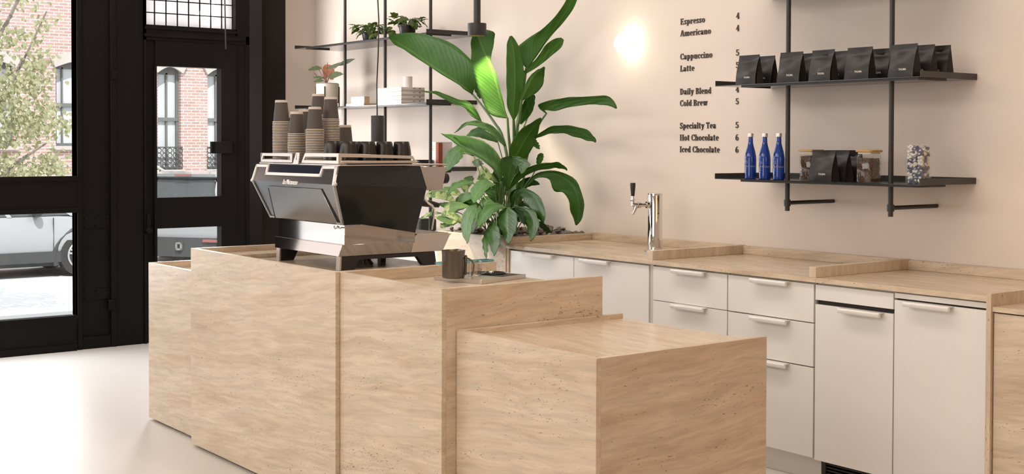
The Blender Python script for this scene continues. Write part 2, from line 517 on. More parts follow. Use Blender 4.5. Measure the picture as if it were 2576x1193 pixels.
# ------------------------------------------------------------------ mesh helpers
class MB:
    """collects shapes and links them as ONE mesh object"""

    def __init__(self):
        self.v, self.f, self.uv = [], [], None

    def add(self, vs, fs):
        n = len(self.v)
        self.v += [Vector(p) for p in vs]
        self.f += [tuple(i + n for i in q) for q in fs]
        return self

    def box(self, x0, x1, y0, y1, z0, z1):
        x0, x1 = min(x0, x1), max(x0, x1)
        y0, y1 = min(y0, y1), max(y0, y1)
        z0, z1 = min(z0, z1), max(z0, z1)
        return self.add([(x0, y0, z0), (x1, y0, z0), (x1, y1, z0), (x0, y1, z0), (x0, y0, z1), (x1, y0, z1), (x1, y1, z1), (x0, y1, z1)],
                        [(0, 3, 2, 1), (4, 5, 6, 7), (0, 1, 5, 4), (1, 2, 6, 5), (2, 3, 7, 6), (3, 0, 4, 7)])

    def hexa(self, p):
        """eight corners: bottom ring of four, then the top ring of four"""
        return self.add(p, [(0, 3, 2, 1), (4, 5, 6, 7), (0, 1, 5, 4), (1, 2, 6, 5), (2, 3, 7, 6), (3, 0, 4, 7)])

    def loft(self, rings, cap=True, closed=True):
        n = len(rings[0])
        vs = [p for rg in rings for p in rg]
        fs = []
        for i in range(len(rings) - 1):
            for j in range(n if closed else n - 1):
                k = (j + 1) % n
                fs.append((i * n + j, i * n + k, (i + 1) * n + k, (i + 1) * n + j))
        if cap:
            fs.append(tuple(range(n - 1, -1, -1)))
            fs.append(tuple((len(rings) - 1) * n + j for j in range(n)))
        return self.add(vs, fs)

    def prism(self, poly, axis, a, b):
        """polygon in the two remaining axes, extruded along axis from a to b"""
        def P(q, t):
            if axis == 'x':
                return (t, q[0], q[1])
            if axis == 'y':
                return (q[0], t, q[1])
            return (q[0], q[1], t)
        return self.loft([[P(q, a) for q in poly], [P(q, b) for q in poly]])

    def tube(self, pts, rad, n=10, cap=True):
        pts = [Vector(p) for p in pts]
        rads = rad if isinstance(rad, (list, tuple)) else [rad] * len(pts)
        rings = []
        t0 = (pts[1] - pts[0]).normalized()
        ref = Vector((0, 0, 1)) if abs(t0.z) < 0.9 else Vector((1, 0, 0))
        a = t0.cross(ref).normalized()
        for i, p in enumerate(pts):
            t = (pts[min(i + 1, len(pts) - 1)] - pts[max(i - 1, 0)]).normalized()
            a = (a - t * a.dot(t)).normalized()
            b = t.cross(a)
            rings.append([p + (a * math.cos(k * 2 * PI / n) + b * math.sin(k * 2 * PI / n)) * rads[i] for k in range(n)])
        return self.loft(rings, cap)

    def lathe(self, prof, c=(0, 0, 0), n=24, cap=True):
        rings = [[(c[0] + q[0] * math.cos(k * 2 * PI / n), c[1] + q[0] * math.sin(k * 2 * PI / n), c[2] + q[1]) for k in range(n)] for q in prof]
        return self.loft(rings, cap)

    def ball(self, c, rx, ry=None, rz=None, n=14, m=8):
        ry, rz = ry or rx, rz or rx
        rings = []
        for i in range(m + 1):
            th = PI * (i / m - 0.5)
            cr = max(math.cos(th), 0.02)
            rings.append([(c[0] + rx * cr * math.cos(k * 2 * PI / n), c[1] + ry * cr * math.sin(k * 2 * PI / n), c[2] + rz * math.sin(th)) for k in range(n)])
        return self.loft(rings, True)

    def xf(self, M, start=0):
        for i in range(start, len(self.v)):
            self.v[i] = M @ self.v[i]
        return self

    def build(self, name, mat, parent=None, bevel=0.0, seg=2, world=True, at=None, flat=False, angle=0.6):
        off = Vector((0, 0, 0))
        if parent is not None and world:
            q = parent
            while q is not None:
                off += Vector(q.location)
                q = q.parent
        if at is not None:
            off = Vector(at)
        me = bpy.data.meshes.new(name)
        me.from_pydata([tuple(p - off) for p in self.v], [], self.f)
        me.update()
        bm = bmesh.new()
        bm.from_mesh(me)
        bmesh.ops.recalc_face_normals(bm, faces=bm.faces)
        bm.to_mesh(me)
        bm.free()
        me.materials.append(mat)
        if self.uv:
            lay = me.uv_layers.new(name='UVMap')
            for lp in me.loops:
                lay.data[lp.index].uv = self.uv[lp.vertex_index]
        if not flat:
            me.polygons.foreach_set('use_smooth', [True] * len(me.polygons))
            me.set_sharp_from_angle(angle=angle)
        o = bpy.data.objects.new(name, me)
        COL.objects.link(o)
        if at is not None:
            o.location = off
        if parent is not None:
            o.parent = parent
        if bevel:
            md = o.modifiers.new('edge', 'BEVEL')
            md.width, md.segments, md.limit_method, md.angle_limit = bevel, seg, 'ANGLE', 0.7
            md.harden_normals = False
        return o


def tag(o, label=None, cat=None, group=None, kind=None):
    if label:
        o['label'] = label
    if cat:
        o['category'] = cat
    if group:
        o['group'] = group
    if kind:
        o['kind'] = kind
    return o


def thing(name, label, cat, loc=(0, 0, 0), group=None, rz=0.0, kind=None):
    o = bpy.data.objects.new(name, None)
    o.empty_display_size = 0.05
    COL.objects.link(o)
    o.location = loc
    o.rotation_euler = (0, 0, rz)
    return tag(o, label, cat, group, kind)


def structure(name, mb, mat, label=None, **kw):
    o = mb.build(name, mat, **kw)
    o['kind'] = 'structure'
    if label:
        o['label'] = label
    return o


def kids(o):
    return [c for c in bpy.data.objects if c.parent == o]


def copy_tree(o, loc=None, rz=None, label=None, group=None, sub=None):
    """a copy of a thing with copies of its parts and sub-parts"""
    def rec(q, par):
        c = q.copy()
        COL.objects.link(c)
        c.parent = par
        for k in CH.get(q.name, ()):
            rec(k, c)
        return c
    CH = {}
    for q in bpy.data.objects:
        if q.parent:
            CH.setdefault(q.parent.name, []).append(q)
    c = rec(o, None)
    if loc is not None:
        c.location = loc
    if rz is not None:
        c.rotation_euler = (0, 0, rz)
    if label:
        c['label'] = label
    if group:
        c['group'] = group
    return c


def text_mb(txt, size, M, depth=0.0004, bold=0.0, xs=1.0, align='LEFT'):
    """lettering as a mesh, placed by a matrix (text lies in its local x-y plane)"""
    cu = bpy.data.curves.new('lettering', 'FONT')
    cu.body, cu.size, cu.extrude, cu.offset = txt, size, depth, bold
    cu.align_x = align
    cu.resolution_u = 3
    o = bpy.data.objects.new('lettering', cu)
    COL.objects.link(o)
    dg = bpy.context.evaluated_depsgraph_get()
    me = bpy.data.meshes.new_from_object(o.evaluated_get(dg))
    mb = MB()
    mb.add([M @ Vector((v.co.x * xs, v.co.y, v.co.z)) for v in me.vertices], [tuple(p.vertices) for p in me.polygons])
    bpy.data.objects.remove(o)
    bpy.data.curves.remove(cu)
    bpy.data.meshes.remove(me)
    return mb


def facing(loc, right, up):
    """matrix whose x axis is right, y axis is up"""
    x = Vector(right).normalized()
    y = Vector(up)
    y = (y - x * y.dot(x)).normalized()
    z = x.cross(y)
    return Matrix(((x.x, y.x, z.x, loc[0]), (x.y, y.y, z.y, loc[1]), (x.z, y.z, z.z, loc[2]), (0, 0, 0, 1)))


def spline(p, t):
    """Catmull-Rom through the points p at t in 0..1"""
    n = len(p) - 1
    s = min(max(t * n, 0), n - 1e-6)
    i = int(s)
    f = s - i
    a, b, c, e = p[max(i - 1, 0)], p[i], p[i + 1], p[min(i + 2, n)]
    return 0.5 * ((2 * b) + (c - a) * f + (2 * a - 5 * b + 4 * c - e) * f * f + (3 * b - a - 3 * c + e) * f ** 3)


def leaf_mesh(ctrl, nu=22, nv=6, cup=0.12, mb=None):
    """leaf blade through control rows of midrib, left edge, right edge (nine numbers each)"""
    mb = mb or MB()
    if mb.uv is None:
        mb.uv = []
    Ms = [Vector(c[0:3]) for c in ctrl]
    Ls = [Vector(c[3:6]) for c in ctrl]
    Rs = [Vector(c[6:9]) for c in ctrl]
    base = len(mb.v)
    for i in range(nu + 1):
        t = i / nu
        m, l, q = spline(Ms, t), spline(Ls, t), spline(Rs, t)
        tan = (spline(Ms, min(t + .02, 1)) - spline(Ms, max(t - .02, 0))).normalized()
        nrm = tan.cross(q - l)
        nrm = nrm.normalized() if nrm.length > 1e-6 else Vector((0, 0, 1))
        for j in range(-nv, nv + 1):
            s = abs(j) / nv
            e = l if j < 0 else q
            p = m.lerp(e, s)
            p = p + nrm * (cup * (e - m).length * (s - s * s) * 1.6 + 0.004 * math.sin(t * 29 + j) * s)
            mb.v.append(p)
            mb.uv.append((t, j / nv))
    w = 2 * nv + 1
    for i in range(nu):
        for j in range(w - 1):
            a = base + i * w + j
            mb.f.append((a, a + 1, a + w + 1, a + w))
    return mb


def simple_leaf(base, tip, side, width, droop=0.0, heart=True):
    """control rows of a heart-shaped leaf from base to tip; side is the sideways direction"""
    base, tip, side = Vector(base), Vector(tip), Vector(side).normalized()
    prof = ((0, .12), (.10, .80), (.3, 1.0), (.6, .72), (.85, .30), (1, .02)) if heart else ((0, .1), (.2, .6), (.5, 1.0), (.8, .6), (1, .03))
    out = []
    up = (tip - base).cross(side).normalized()
    if up.z < 0:
        up = -up
    for t, w in prof:
        m = base.lerp(tip, t) + up * droop * 4 * t * (1 - t)
        e = side * width * w * 0.5
        k = up * (-0.12 * width * w)
        out.append(tuple(m) + tuple(m - e + k) + tuple(m + e + k))
    return out


def rounded(x0, x1, y0, y1, rad, n=5):
    """rounded rectangle outline"""
    out = []
    for cx, cy_, a in ((x1 - rad, y0 + rad, -PI / 2), (x1 - rad, y1 - rad, 0), (x0 + rad, y1 - rad, PI / 2), (x0 + rad, y0 + rad, PI)):
        for k in range(n + 1):
            q = a + k * PI / 2 / n
            out.append((cx + rad * math.cos(q), cy_ + rad * math.sin(q)))
    return out

# ------------------------------------------------------------------ the setting: room shell
structure('floor', MB().box(-9.62, 3.2, -4.2, 5.42, -0.12, 0.0), FLOORM, 'pale polished concrete floor')
structure('ceiling', MB().box(-9.62, 3.2, -4.2, 5.5, 3.6, 3.75), CEILM)
structure('wall_right', MB().box(-10.0, 3.2, 5.30, 5.45, 0.0, 3.6), WALLM, 'beige plaster wall behind the back counter')
structure('wall_back', MB().box(3.05, 3.2, -4.2, 5.3, 0.0, 3.6), WALLM)
structure('wall_left', MB().box(-9.6, 3.05, -4.2, -4.05, 0.0, 3.6), WALLM)
structure('wall_end', MB().box(-10.0, -9.88, 4.70, 5.30, 0.0, 3.6), WALLM, 'narrow strip of plaster wall beside the black shopfront')
structure('trim_1', MB().box(-9.88, -9.70, 4.60, 5.30, 3.0, 3.6), BLACKP)

XF, XB = -9.6, -9.72          # room face and outer face of the shopfront
fr = MB()
fr.box(XB, XF, -4.2, 4.64, 3.2, 3.6)                     # head
fr.box(XB, XF, -4.2, 3.16, 0.0, 0.256)                   # panel under the windows
fr.box(XF, XF + 0.02, -4.2, 3.16, 0.0, 0.05)             # bottom rail
fr.box(XB, XF, 0.86, 1.20, 0.256, 3.2)  # post between the windows
fr.box(XB, XF, -4.2, 3.172, 2.72, 3.2)                   # unseen black head, set low to darken the coffee machine's reflection
fr.box(XB, XF, -4.2, -3.4, 0.256, 3.2)
structure('wall_front', fr, BLACKP, 'black painted shopfront')


def shop_window(n, y0, y1, label):
    """black frame with a wide lower pane, a deep middle rail and a tall upper pane"""
    f = MB()
    f.box(XB, XF, y0, y1, 1.045, 1.285)
    f.box(XF - 0.01, XF + 0.012, y0, y1, 1.026, 1.062)
    f.box(XF - 0.01, XF + 0.012, y0, y1, 1.262, 1.298)
    f.box(XB, XF + 0.006, y1, y1 + 0.018, 0.256, 2.72)
    f.box(XB, XF + 0.006, y0 - 0.018, y0, 0.256, 2.72)
    f.box(XF - 0.02, XF + 0.008, y0, y1, 0.236, 0.262)
    w = structure('window_%d' % n, f, BLACKP, label)
    g = MB().box(-9.665, -9.660, y0, y1, 0.256, 1.045)
    g.build('lower_pane', GLASS, w)
    g = MB().box(-9.665, -9.660, y0, y1, 1.285, 2.72)
    g.build('upper_pane', GLASS, w)
    return w


shop_window(1, 1.20, 3.172, 'tall black framed shop window beside the iron column')
shop_window(2, -3.4, 0.86, 'tall black framed shop window at the far left')

# riveted iron column between window and door
cm = MB()
cm.box(XB, XF - 0.035, 3.19, 3.685, 0.0, 3.6)
cm.box(XB, XF, 3.172, 3.21, 0.0, 3.6)
cm.box(XB, XF, 3.425, 3.47, 0.0, 3.6)
cm.box(XB, XF - 0.012, 3.47, 3.685, 0.0, 3.6)
cm.box(XF - 0.04, XF - 0.008, 3.21, 3.425, 0.0, 0.09)
cm.box(XF - 0.04, XF - 0.028, 3.21, 3.425, 0.36, 0.45)
cm.box(XF - 0.04, XF - 0.028, 3.21, 3.425, 0.90, 1.0)
cm.box(XF - 0.03, XF + 0.012, 3.40, 3.455, 0.28, 0.36)
cm.box(XF - 0.03, XF + 0.012, 3.43, 3.475, 2.02, 2.09)
for z in (0.38, 0.43, 0.92, 0.98):
    for y in (3.235, 3.315, 3.395):
        cm.ball((XF - 0.028, y, z), 0.009, n=8, m=5)
structure('trim_2', cm, BLACKP, 'black riveted iron column', bevel=0.004, seg=1)

# door with its jambs and the leaded light above
jm = MB()
jm.box(XB, XF, 3.685, 3.705, 0.0, 3.2)
jm.box(XB, XF - 0.01, 4.452, 4.53, 0.0, 3.2)
jm.box(XB, XF, 4.53, 4.56, 0.0, 3.2)
jm.hexa([(XB, 4.56, 0), (XF, 4.56, 0), (XF + 0.05, 4.646, 0), (XB, 4.646, 0), (XB, 4.56, 3.6), (XF, 4.56, 3.6), (XF + 0.05, 4.646, 3.6), (XB, 4.646, 3.6)])
jm.box(XB, XF, 3.685, 4.56, 2.335, 2.40)
jm.box(XB, XF + 0.014, 3.685, 4.50, 2.36, 2.385)
structure('trim_3', jm, BLACKP, 'black door jambs and head')
structure('trim_4', MB().box(XB, XF, 4.646, 4.881, 0.0, 3.6), BROWNP, 'dark brown flat pilaster beside the plaster wall')

dl = MB()
dl.box(-9.69, -9.625, 3.705, 3.777, 0.0, 2.335)
dl.box(-9.69, -9.605, 4.318, 4.452, 0.0, 2.335)
dl.box(-9.69, -9.605, 3.777, 4.318, 2.138, 2.335)
dl.box(-9.69, -9.605, 3.777, 4.318, 0.882, 1.120)
dl.box(-9.69, -9.605, 3.777, 4.318, 0.0, 0.22)
dl.box(-9.62, -9.595, 3.765, 3.785, 0.22, 2.14)
door = structure('door_1', dl, BLACKP, 'black street door with an upper and a lower glass panel')
MB().box(-9.66, -9.655, 3.777, 4.318, 1.120, 2.138).build('upper_pane', GLASS, door)
MB().box(-9.66, -9.655, 3.777, 4.318, 0.22, 0.882).build('lower_pane', GLASS, door)
lk = MB().box(-9.605, -9.575, 4.222, 4.40, 1.462, 1.556)
lk.build('lock_box', BLACKP, door, bevel=0.003)
hd = MB().box(-9.605, -9.58, 3.70, 3.73, 0.86, 1.0)
hd.ball((-9.585, 3.715, 0.87), 0.03, n=10, m=6)
hd.build('hinge', BLACKP, door, bevel=0.002)

tw = MB()
tw.box(XB, XF, 3.705, 4.452, 2.40, 2.452)
tw.box(XB, XF, 3.685, 3.702, 2.40, 3.2)
tw.box(XB, XF, 4.44, 4.53, 2.40, 3.2)
tw.box(XF - 0.02, XF + 0.01, 3.69, 4.46, 2.418, 2.44)
win3 = structure('window_3', tw, BLACKP, 'leaded milky glass window over the door')
MB().box(-9.672, -9.668, 3.70, 4.44, 2.452, 3.2).build('milky_pane', MILKY, win3)
ld = MB()
for k in range(9):
    y = 3.702 + k * 0.0925
    ld.box(-9.668, -9.660, y - 0.004, y + 0.004, 2.452, 3.2)
for k in range(8):
    z = 2.453 + k * 0.098
    ld.box(-9.668, -9.660, 3.70, 4.44, z - 0.004, z + 0.004)
ld.build('lead_grid', BROWNP, win3)
pc = MB().tube([(-9.45, 4.282, 3.6), (-9.45, 4.279, 2.7), (-9.45, 4.288, 2.28)], 0.006, 8)
tag(pc.build('pull_cord', BLKPL, at=(-9.45, 4.28, 2.28)), 'thin black cord hanging in front of the leaded window over the door', 'cord')

# ------------------------------------------------------------------ outside: street, pavement, houses
GZ = -0.57
structure('ground', MB().box(-29.0, -9.72, -40, 60, GZ - 0.3, GZ), ROADM, 'sunlit street surface')
structure('pavement', MB().box(-33.2, -27.5, -40, 60, GZ - 0.2, GZ + 0.13), PAVE)
structure('trim_5', MB().box(-12.8, -9.72, -4.2, 5.4, GZ - 0.2, -0.12), PAVE, 'raised pavement in front of the shop')

town = thing('brick_house', 'pale red brick house with tall grey windows across the street', 'building', (-33, 12, GZ))
wins = [(8.35, 9.35, 1.45, 3.40, 3.62), (10.37, 11.55, 1.45, 3.45, 3.72), (13.03, 13.68, 0.82, 3.40, 3.55), (14.44, 15.09, 0.82, 3.40, 3.55),
        (16.4, 17.05, 0.82, 3.40, 3.55), (17.9, 18.55, 0.82, 3.4, 3.55), (6.2, 7.2, 1.45, 3.40, 3.62), (3.9, 4.9, 1.45, 3.40, 3.62)]
wins.sort()
wl = MB()
ys = [-14.0]
for a, b, z0, z1, zt in wins:
    ys += [a, b]
ys.append(34.0)
for k in range(0, len(ys), 2):
    wl.box(-33.4, -33.0, ys[k], ys[k + 1], 0.55, 11.0)
for a, b, z0, z1, zt in wins:
    wl.box(-33.4, -33.0, a, b, 0.55, z0)
    wl.box(-33.4, -33.0, a, b, zt, 11.0)
wl.build('wall', BRICK, town, flat=True)
MB().box(-33.4, -32.92, -14, 34, GZ, 0.57).build('stone_base', LINTEL, town)
for a, b, z0, z1, zt in wins:
    c, w = (a + b) / 2, b - a
    sh = MB()
    sh.box(-33.30, -33.16, a, a + 0.07, z0, zt)
    sh.box(-33.30, -33.16, b - 0.07, b, z0, zt)
    sh.box(-33.28, -33.18, a, b, z1 - 0.04, zt)
    zm = z0 + (z1 - z0) * 0.52
    sh.box(-33.28, -33.14, a, b, zm - 0.045, zm + 0.045)
    sh.box(-33.28, -33.18, c - 0.025, c + 0.025, z0, z1)
    if w > 0.8:
        sh.box(-33.28, -33.18, a + 0.2, a + 0.24, z0, z1)
    sh.box(-33.28, -33.10, a, b, z0, z0 + 0.07)
    win = sh.build('window', SASH, town)
    MB().box(-33.26, -33.24, a, b, z0, zt).build('pane', BLIND, win)
    ln = MB()
    arch = [(a - 0.16, z1 - 0.10)]
    for k in range(9):
        t = k / 8
        arch.append((a - 0.16 + (w + 0.32) * t, z1 + 0.22 + 0.2 * math.sin(PI * t)))
    arch.append((b + 0.16, z1 - 0.10))
    for k in range(9):
        t = 1 - k / 8
        arch.append((a + w * t, z1 - 0.02 + 0.16 * math.sin(PI * t)))
    n = 9
    top = [(a - 0.16 + (w + 0.32) * k / 8, z1 + 0.22 + 0.2 * math.sin(PI * k / 8)) for k in range(9)]
    bot = [(a - 0.03 + (w + 0.06) * k / 8, z1 - 0.02 + 0.17 * math.sin(PI * k / 8)) for k in range(9)]
    ln.loft([[(-33.0, q[0], q[1]), (-32.9, q[0], q[1]), (-32.9, p[0], p[1]), (-33.0, p[0], p[1])] for p, q in zip(top, bot)])
    ln.build('lintel', LINTEL, town)
    MB().box(-33.1, -32.88, a - 0.08, b + 0.08, z0 - 0.1, z0).build('sill', LINTEL, town)
    if z0 < 1:
        g = MB()
        for zz in (z0 + 0.03, z0 + 0.58):
            g.box(-32.98, -32.94, a - 0.03, b + 0.03, zz, zz + 0.03)
        for k in range(5):
            y = a + 0.03 + (w - 0.06) * k / 4
            for q in range(4):
                zc = z0 + 0.12 + q * 0.13
                g.tube([(-32.96, y + 0.06 * math.cos(s * PI / 4), zc + 0.065 * math.sin(s * PI / 4)) for s in range(9)], 0.012, 4)
        g.build('iron_guard', IRON, town)
hr = thing('stair_railing', 'white sloping stair handrail with iron balusters in front of the brick house', 'railing', (-31.0, 13.0, GZ))
MB().tube([(-31.0, 12.2, 0.95), (-31.0, 13.35, 0.28)], 0.035, 8).build('handrail', LINTEL, hr)
bl = MB()
for k in range(5):
    y = 12.3 + k * 0.22
    bl.tube([(-31.0, y, GZ + 0.1), (-31.0, y, 0.93 - (y - 12.2) * 0.58)], 0.018, 6)
bl.build('baluster', IRON, hr)

# street tree with drooping heart-shaped leaves
tree = thing('street_tree', 'leafy street tree with pale yellow green leaves outside the left window', 'tree', (-15.6, 4.0, GZ))
tk = MB()
tk.tube([(-15.6, 4.02, GZ), (-15.62, 4.05, 0.9), (-15.6, 4.03, 2.0), (-15.65, 4.1, 3.2), (-15.6, 4.0, 4.6)], [0.07, 0.055, 0.045, 0.035, 0.02], 8)
for q in ([(-15.6, 4.05, 0.9), (-15.5, 4.4, 1.3), (-15.4, 4.75, 1.55)], [(-15.6, 4.05, 1.6), (-15.7, 4.35, 2.1), (-15.7, 4.6, 2.6), (-15.6, 4.8, 3.1)],
          [(-15.6, 4.05, 1.2), (-15.4, 3.8, 1.8), (-15.4, 3.6, 2.4)], [(-15.6, 4.05, 2.4), (-15.5, 4.35, 3.0), (-15.4, 4.6, 3.6)]):
    tk.tube(q, [0.03, 0.022, 0.012, 0.01][:len(q)], 6)
tk.build('trunk', BARK, tree)
lf = MB()
rng = random.Random(5)
clumps = [(4.05, 2.75, .34, .20, 190), (4.45, 2.78, .16, .12, 45), (4.02, 2.40, .2, .2, 90), (4.70, 2.50, .15, .20, 90), (4.55, 2.28, .25, .17, 130), (4.2, 2.22, .24, .16, 110),
          (4.02, 2.0, .26, .2, 110), (4.35, 1.93, .30, .2, 170), (4.75, 1.95, .13, .18, 60), (4.62, 1.72, .22, .2, 130), (4.25, 1.65, .26, .2, 120), (3.95, 1.7, .2, .22, 70),
          (4.98, 1.78, .13, .1, 42), (4.05, 1.28, .3, .2, 170), (4.45, 1.2, .3, .2, 190), (4.85, 1.25, .22, .18, 130), (4.2, .98, .34, .12, 130), (4.75, .95, .3, .12, 120),
          (3.5, 2.4, .5, .6, 260), (3.4, 1.4, .5, .6, 220), (4.2, 3.4, .6, .35, 220), (4.75, 2.98, .1, .12, 24)]
for cy_, cz, sy, sz, n in clumps:
    for k in range(int(n * 1.5)):
        c = Vector((-15.6 + rng.gauss(0, .22), cy_ + rng.gauss(0, sy * .55), cz + rng.gauss(0, sz * .6)))
        s = rng.uniform(.019, .035)
        dn = Vector((rng.uniform(-.35, .6), rng.uniform(-.6, .6), -1)).normalized()
        sd = Vector((rng.uniform(-.7, .7), 1, rng.uniform(-.3, .3)))
        ctrl = simple_leaf(c, c + dn * s * 1.9, sd, s * 1.6)
        b0 = len(lf.v)
        if lf.uv is None:
            lf.uv = []
        for q in ctrl:
            for i in (3, 0, 6):
                lf.v.append(Vector(q[i:i + 3]))
                lf.uv.append((0.5, {3: -1, 0: 0.3, 6: 1}[i]))
        for i in range(len(ctrl) - 1):
            for j in range(2):
                a = b0 + i * 3 + j
                lf.f.append((a, a + 1, a + 4, a + 3))
fo = lf.build('foliage', LEAF_T, tree)


def car(name, label, L_, Wd, H_, belt, hood, glass_from, glass_to, roof0, roof1, hood_len):
    """a parked car in its own frame: x = 0 at the tail, x = L_ at the nose, y across, z = 0 on the road"""
    t = thing(name, label, 'car')
    b = MB()
    st = []
    N = 28
    for i in range(N + 1):
        x = L_ * i / N
        e0 = min(1, x / 0.25)
        e1 = min(1, (L_ - x) / 0.55)
        w = Wd / 2 * (0.86 + 0.14 * math.sin(PI / 2 * min(e0, e1)))
        zt = belt if x < L_ - hood_len else belt - (belt - hood) * ((x - L_ + hood_len) / hood_len) ** 1.6
        zb = 0.30 if 0.2 < x < L_ - 0.2 else 0.42
        half = [(w * 0.90, zb), (w * 0.985, zb + 0.14), (w, zb + 0.36), (w * 0.975, zt - 0.16), (w * 0.93, zt - 0.03), (w * 0.6, zt + 0.02), (0, zt + 0.03)]
        ring = [(x, p[0], p[1]) for p in half] + [(x, -p[0], p[1]) for p in half[-2::-1]]
        st.append(ring)
    b.loft(st)
    rf = []
    for i in range(9):
        x = roof0 + (roof1 - roof0) * i / 8
        z = H_ - 0.06 * (2 * i / 8 - 0.8) ** 2
        w = Wd / 2 * 0.70
        rf.append([(x, w, z - .06), (x, w * .8, z), (x, 0, z + .02), (x, -w * .8, z), (x, -w, z - .06), (x, 0, z - .07)])
    b.loft(rf)
    b.build('body', CARW, t, world=False)
    g = MB()
    bw, tw_ = Wd / 2 * 0.93, Wd / 2 * 0.70
    g.loft([[(glass_from, bw, belt - .02), (glass_to, bw, belt - .02), (glass_to, -bw, belt - .02), (glass_from, -bw, belt - .02)],
            [(roof0 + .02, tw_, H_ - .07), (roof1 - .02, tw_, H_ - .07), (roof1 - .02, -tw_, H_ - .07), (roof0 + .02, -tw_, H_ - .07)]])
    g.build('windows', CARGL, t, world=False)
    p = MB()
    for s in (-1, 1):
        for f0, f1 in ((0.0, 0.0), (0.36, 0.36), (0.66, 0.66), (1.0, 1.0)):
            xb = glass_from + (glass_to - glass_from) * f0
            xt = roof0 + (roof1 - roof0) * f1
            wd = 0.07 if f0 in (0.0, 1.0) else 0.035
            p.hexa([(xb - wd, s * (bw - .03), belt - .03), (xb + wd, s * (bw - .03), belt - .03), (xb + wd, s * (bw + .012), belt - .03), (xb - wd, s * (bw + .012), belt - .03),
                    (xt - wd, s * (tw_ - .03), H_ - .07), (xt + wd, s * (tw_ - .03), H_ - .07), (xt + wd, s * (tw_ + .012), H_ - .07), (xt - wd, s * (tw_ + .012), H_ - .07)])
    p.build('pillars', CARW, t, world=False)
    sk = MB()
    for s in (-1, 1):
        sk.hexa([(0.9, s * Wd * .455, .22), (L_ - .9, s * Wd * .455, .22), (L_ - .9, s * Wd * .497, .24), (.9, s * Wd * .497, .24),
                 (0.9, s * Wd * .455, .42), (L_ - .9, s * Wd * .455, .42), (L_ - .9, s * Wd * .497, .40), (.9, s * Wd * .497, .40)])
    sk.box(.3, L_ - .3, -Wd * .42, Wd * .42, .17, .34)
    sk.build('sill_cladding', CARD, t, world=False)
    for x in (0.82, L_ - 0.86):
        for s in (-1, 1):
            y1 = s * Wd * .5
            wb = MB().tube([(x, y1 - s * .23, .335), (x, y1 - s * .005, .335)], .335, 32)
            wh = wb.build('wheel', TYRE, t, world=False)
            rm = MB()
            rm.tube([(x, y1 - s * .02, .335), (x, y1 + s * .004, .335)], .06, 16)
            ring = []
            for k in range(32):
                q = k * PI / 16
                ring.append((x + .215 * math.cos(q), y1 + s * .004, .335 + .215 * math.sin(q)))
            rm.tube(ring + ring[:1], .016, 6)
            for k in range(5):
                q = k * 2 * PI / 5 + .3
                for dq in (-.16, .16):
                    rm.tube([(x + .05 * math.cos(q), y1 + s * .004, .335 + .05 * math.sin(q)), (x + .21 * math.cos(q + dq), y1 + s * .006, .335 + .21 * math.sin(q + dq))], .017, 6)
            rm.build('rim', ALLOY, wh, world=False)
            ar = MB()
            arc = [(x + .42 * math.cos(k * PI / 12 - .15), y1 - s * .04, .335 + .42 * math.sin(k * PI / 12 - .15)) for k in range(15)]
            ar.tube(arc, .045, 6)
            ar.build('wheel_arch', CARD, t, world=False)
    for s in (-1, 1):
        m = MB().ball((glass_to - .62, s * (Wd / 2 + .10), belt + .06), .07, .11, .085, 12, 8)
        m.box(glass_to - .66, glass_to - .56, s * (Wd / 2 - .06), s * (Wd / 2 + .06), belt - .02, belt + .03)
        m.build('wing_mirror', CARD, t, world=False)
        dh = MB()
        for x in (glass_to - 1.35, glass_to - 2.3):
            dh.ball((x, s * (Wd / 2 * .985), belt - .16), .10, .03, .028, 12, 6)
        dh.build('door_handle', CARW, t, world=False)
        gp = MB()
        for x in (glass_to - .35, glass_to - 1.5, glass_to - 2.5):
            gp.box(x - .004, x + .004, s * (Wd / 2 * .97), s * (Wd / 2 + .003), .44, belt - .05)
        gp.build('door_seam', CARD, t, world=False)
    return t


c1 = car('parked_car', 'white car seen side on through the lower left shop window', 4.25, 1.80, 1.55, .985, .82, .35, 3.30, .75, 2.55, 1.25)
c1.location = (-21.3, 3.42, GZ)
c1.rotation_euler = (0, 0, PI / 2)
c2 = car('parked_car', 'white van-like car seen from behind through the door glass', 4.7, 1.90, 1.58, 1.04, .90, .06, 3.5, .22, 3.0, 1.15)
c2.location = (-21.75, 9.05, GZ)
c2.rotation_euler = (0, 0, math.atan2(.80, -.60))
rw = MB().hexa([(-.02, -.66, 1.06), (.10, -.66, 1.04), (.10, .66, 1.04), (-.02, .66, 1.06), (.12, -.56, 1.47), (.30, -.56, 1.45), (.30, .56, 1.45), (.12, .56, 1.47)])
rw.build('rear_window', CARGL, c2, world=False)
sp_ = MB().loft([[(.02, -.64, 1.51), (.02, .64, 1.51), (.40, .64, 1.55), (.40, -.64, 1.55)], [(.0, -.64, 1.56), (.0, .64, 1.56), (.40, .64, 1.60), (.40, -.64, 1.60)]])
sp_.build('roof_spoiler', CARW, c2, world=False)
MB().box(-.012, .02, -.16, .16, 1.525, 1.555).build('brake_light', REDL, c2, world=False)
tg = MB().loft([[(-.03, -.80, .47), (-.03, .80, .47), (-.035, .80, .72), (-.02, .70, 1.05), (-.02, -.70, 1.05), (-.035, -.80, .72)], [(.1, -.80, .47), (.1, .80, .47), (.1, .80, .72), (.1, .70, 1.05), (.1, -.70, 1.05), (.1, -.80, .72)]])
tg.build('tailgate', CARW, c2, world=False)
MB().box(-.045, -.02, -.62, .62, .66, .69).build('tailgate_trim', CARD, c2, world=False)
bp_ = MB().loft([[(-.10, -.86, .10), (-.10, .86, .10), (-.12, .88, .38), (-.06, .88, .44), (-.06, -.88, .44), (-.12, -.88, .38)],
                 [(.2, -.90, .10), (.2, .90, .10), (.2, .92, .38), (.2, .92, .44), (.2, -.92, .44), (.2, -.92, .38)]])
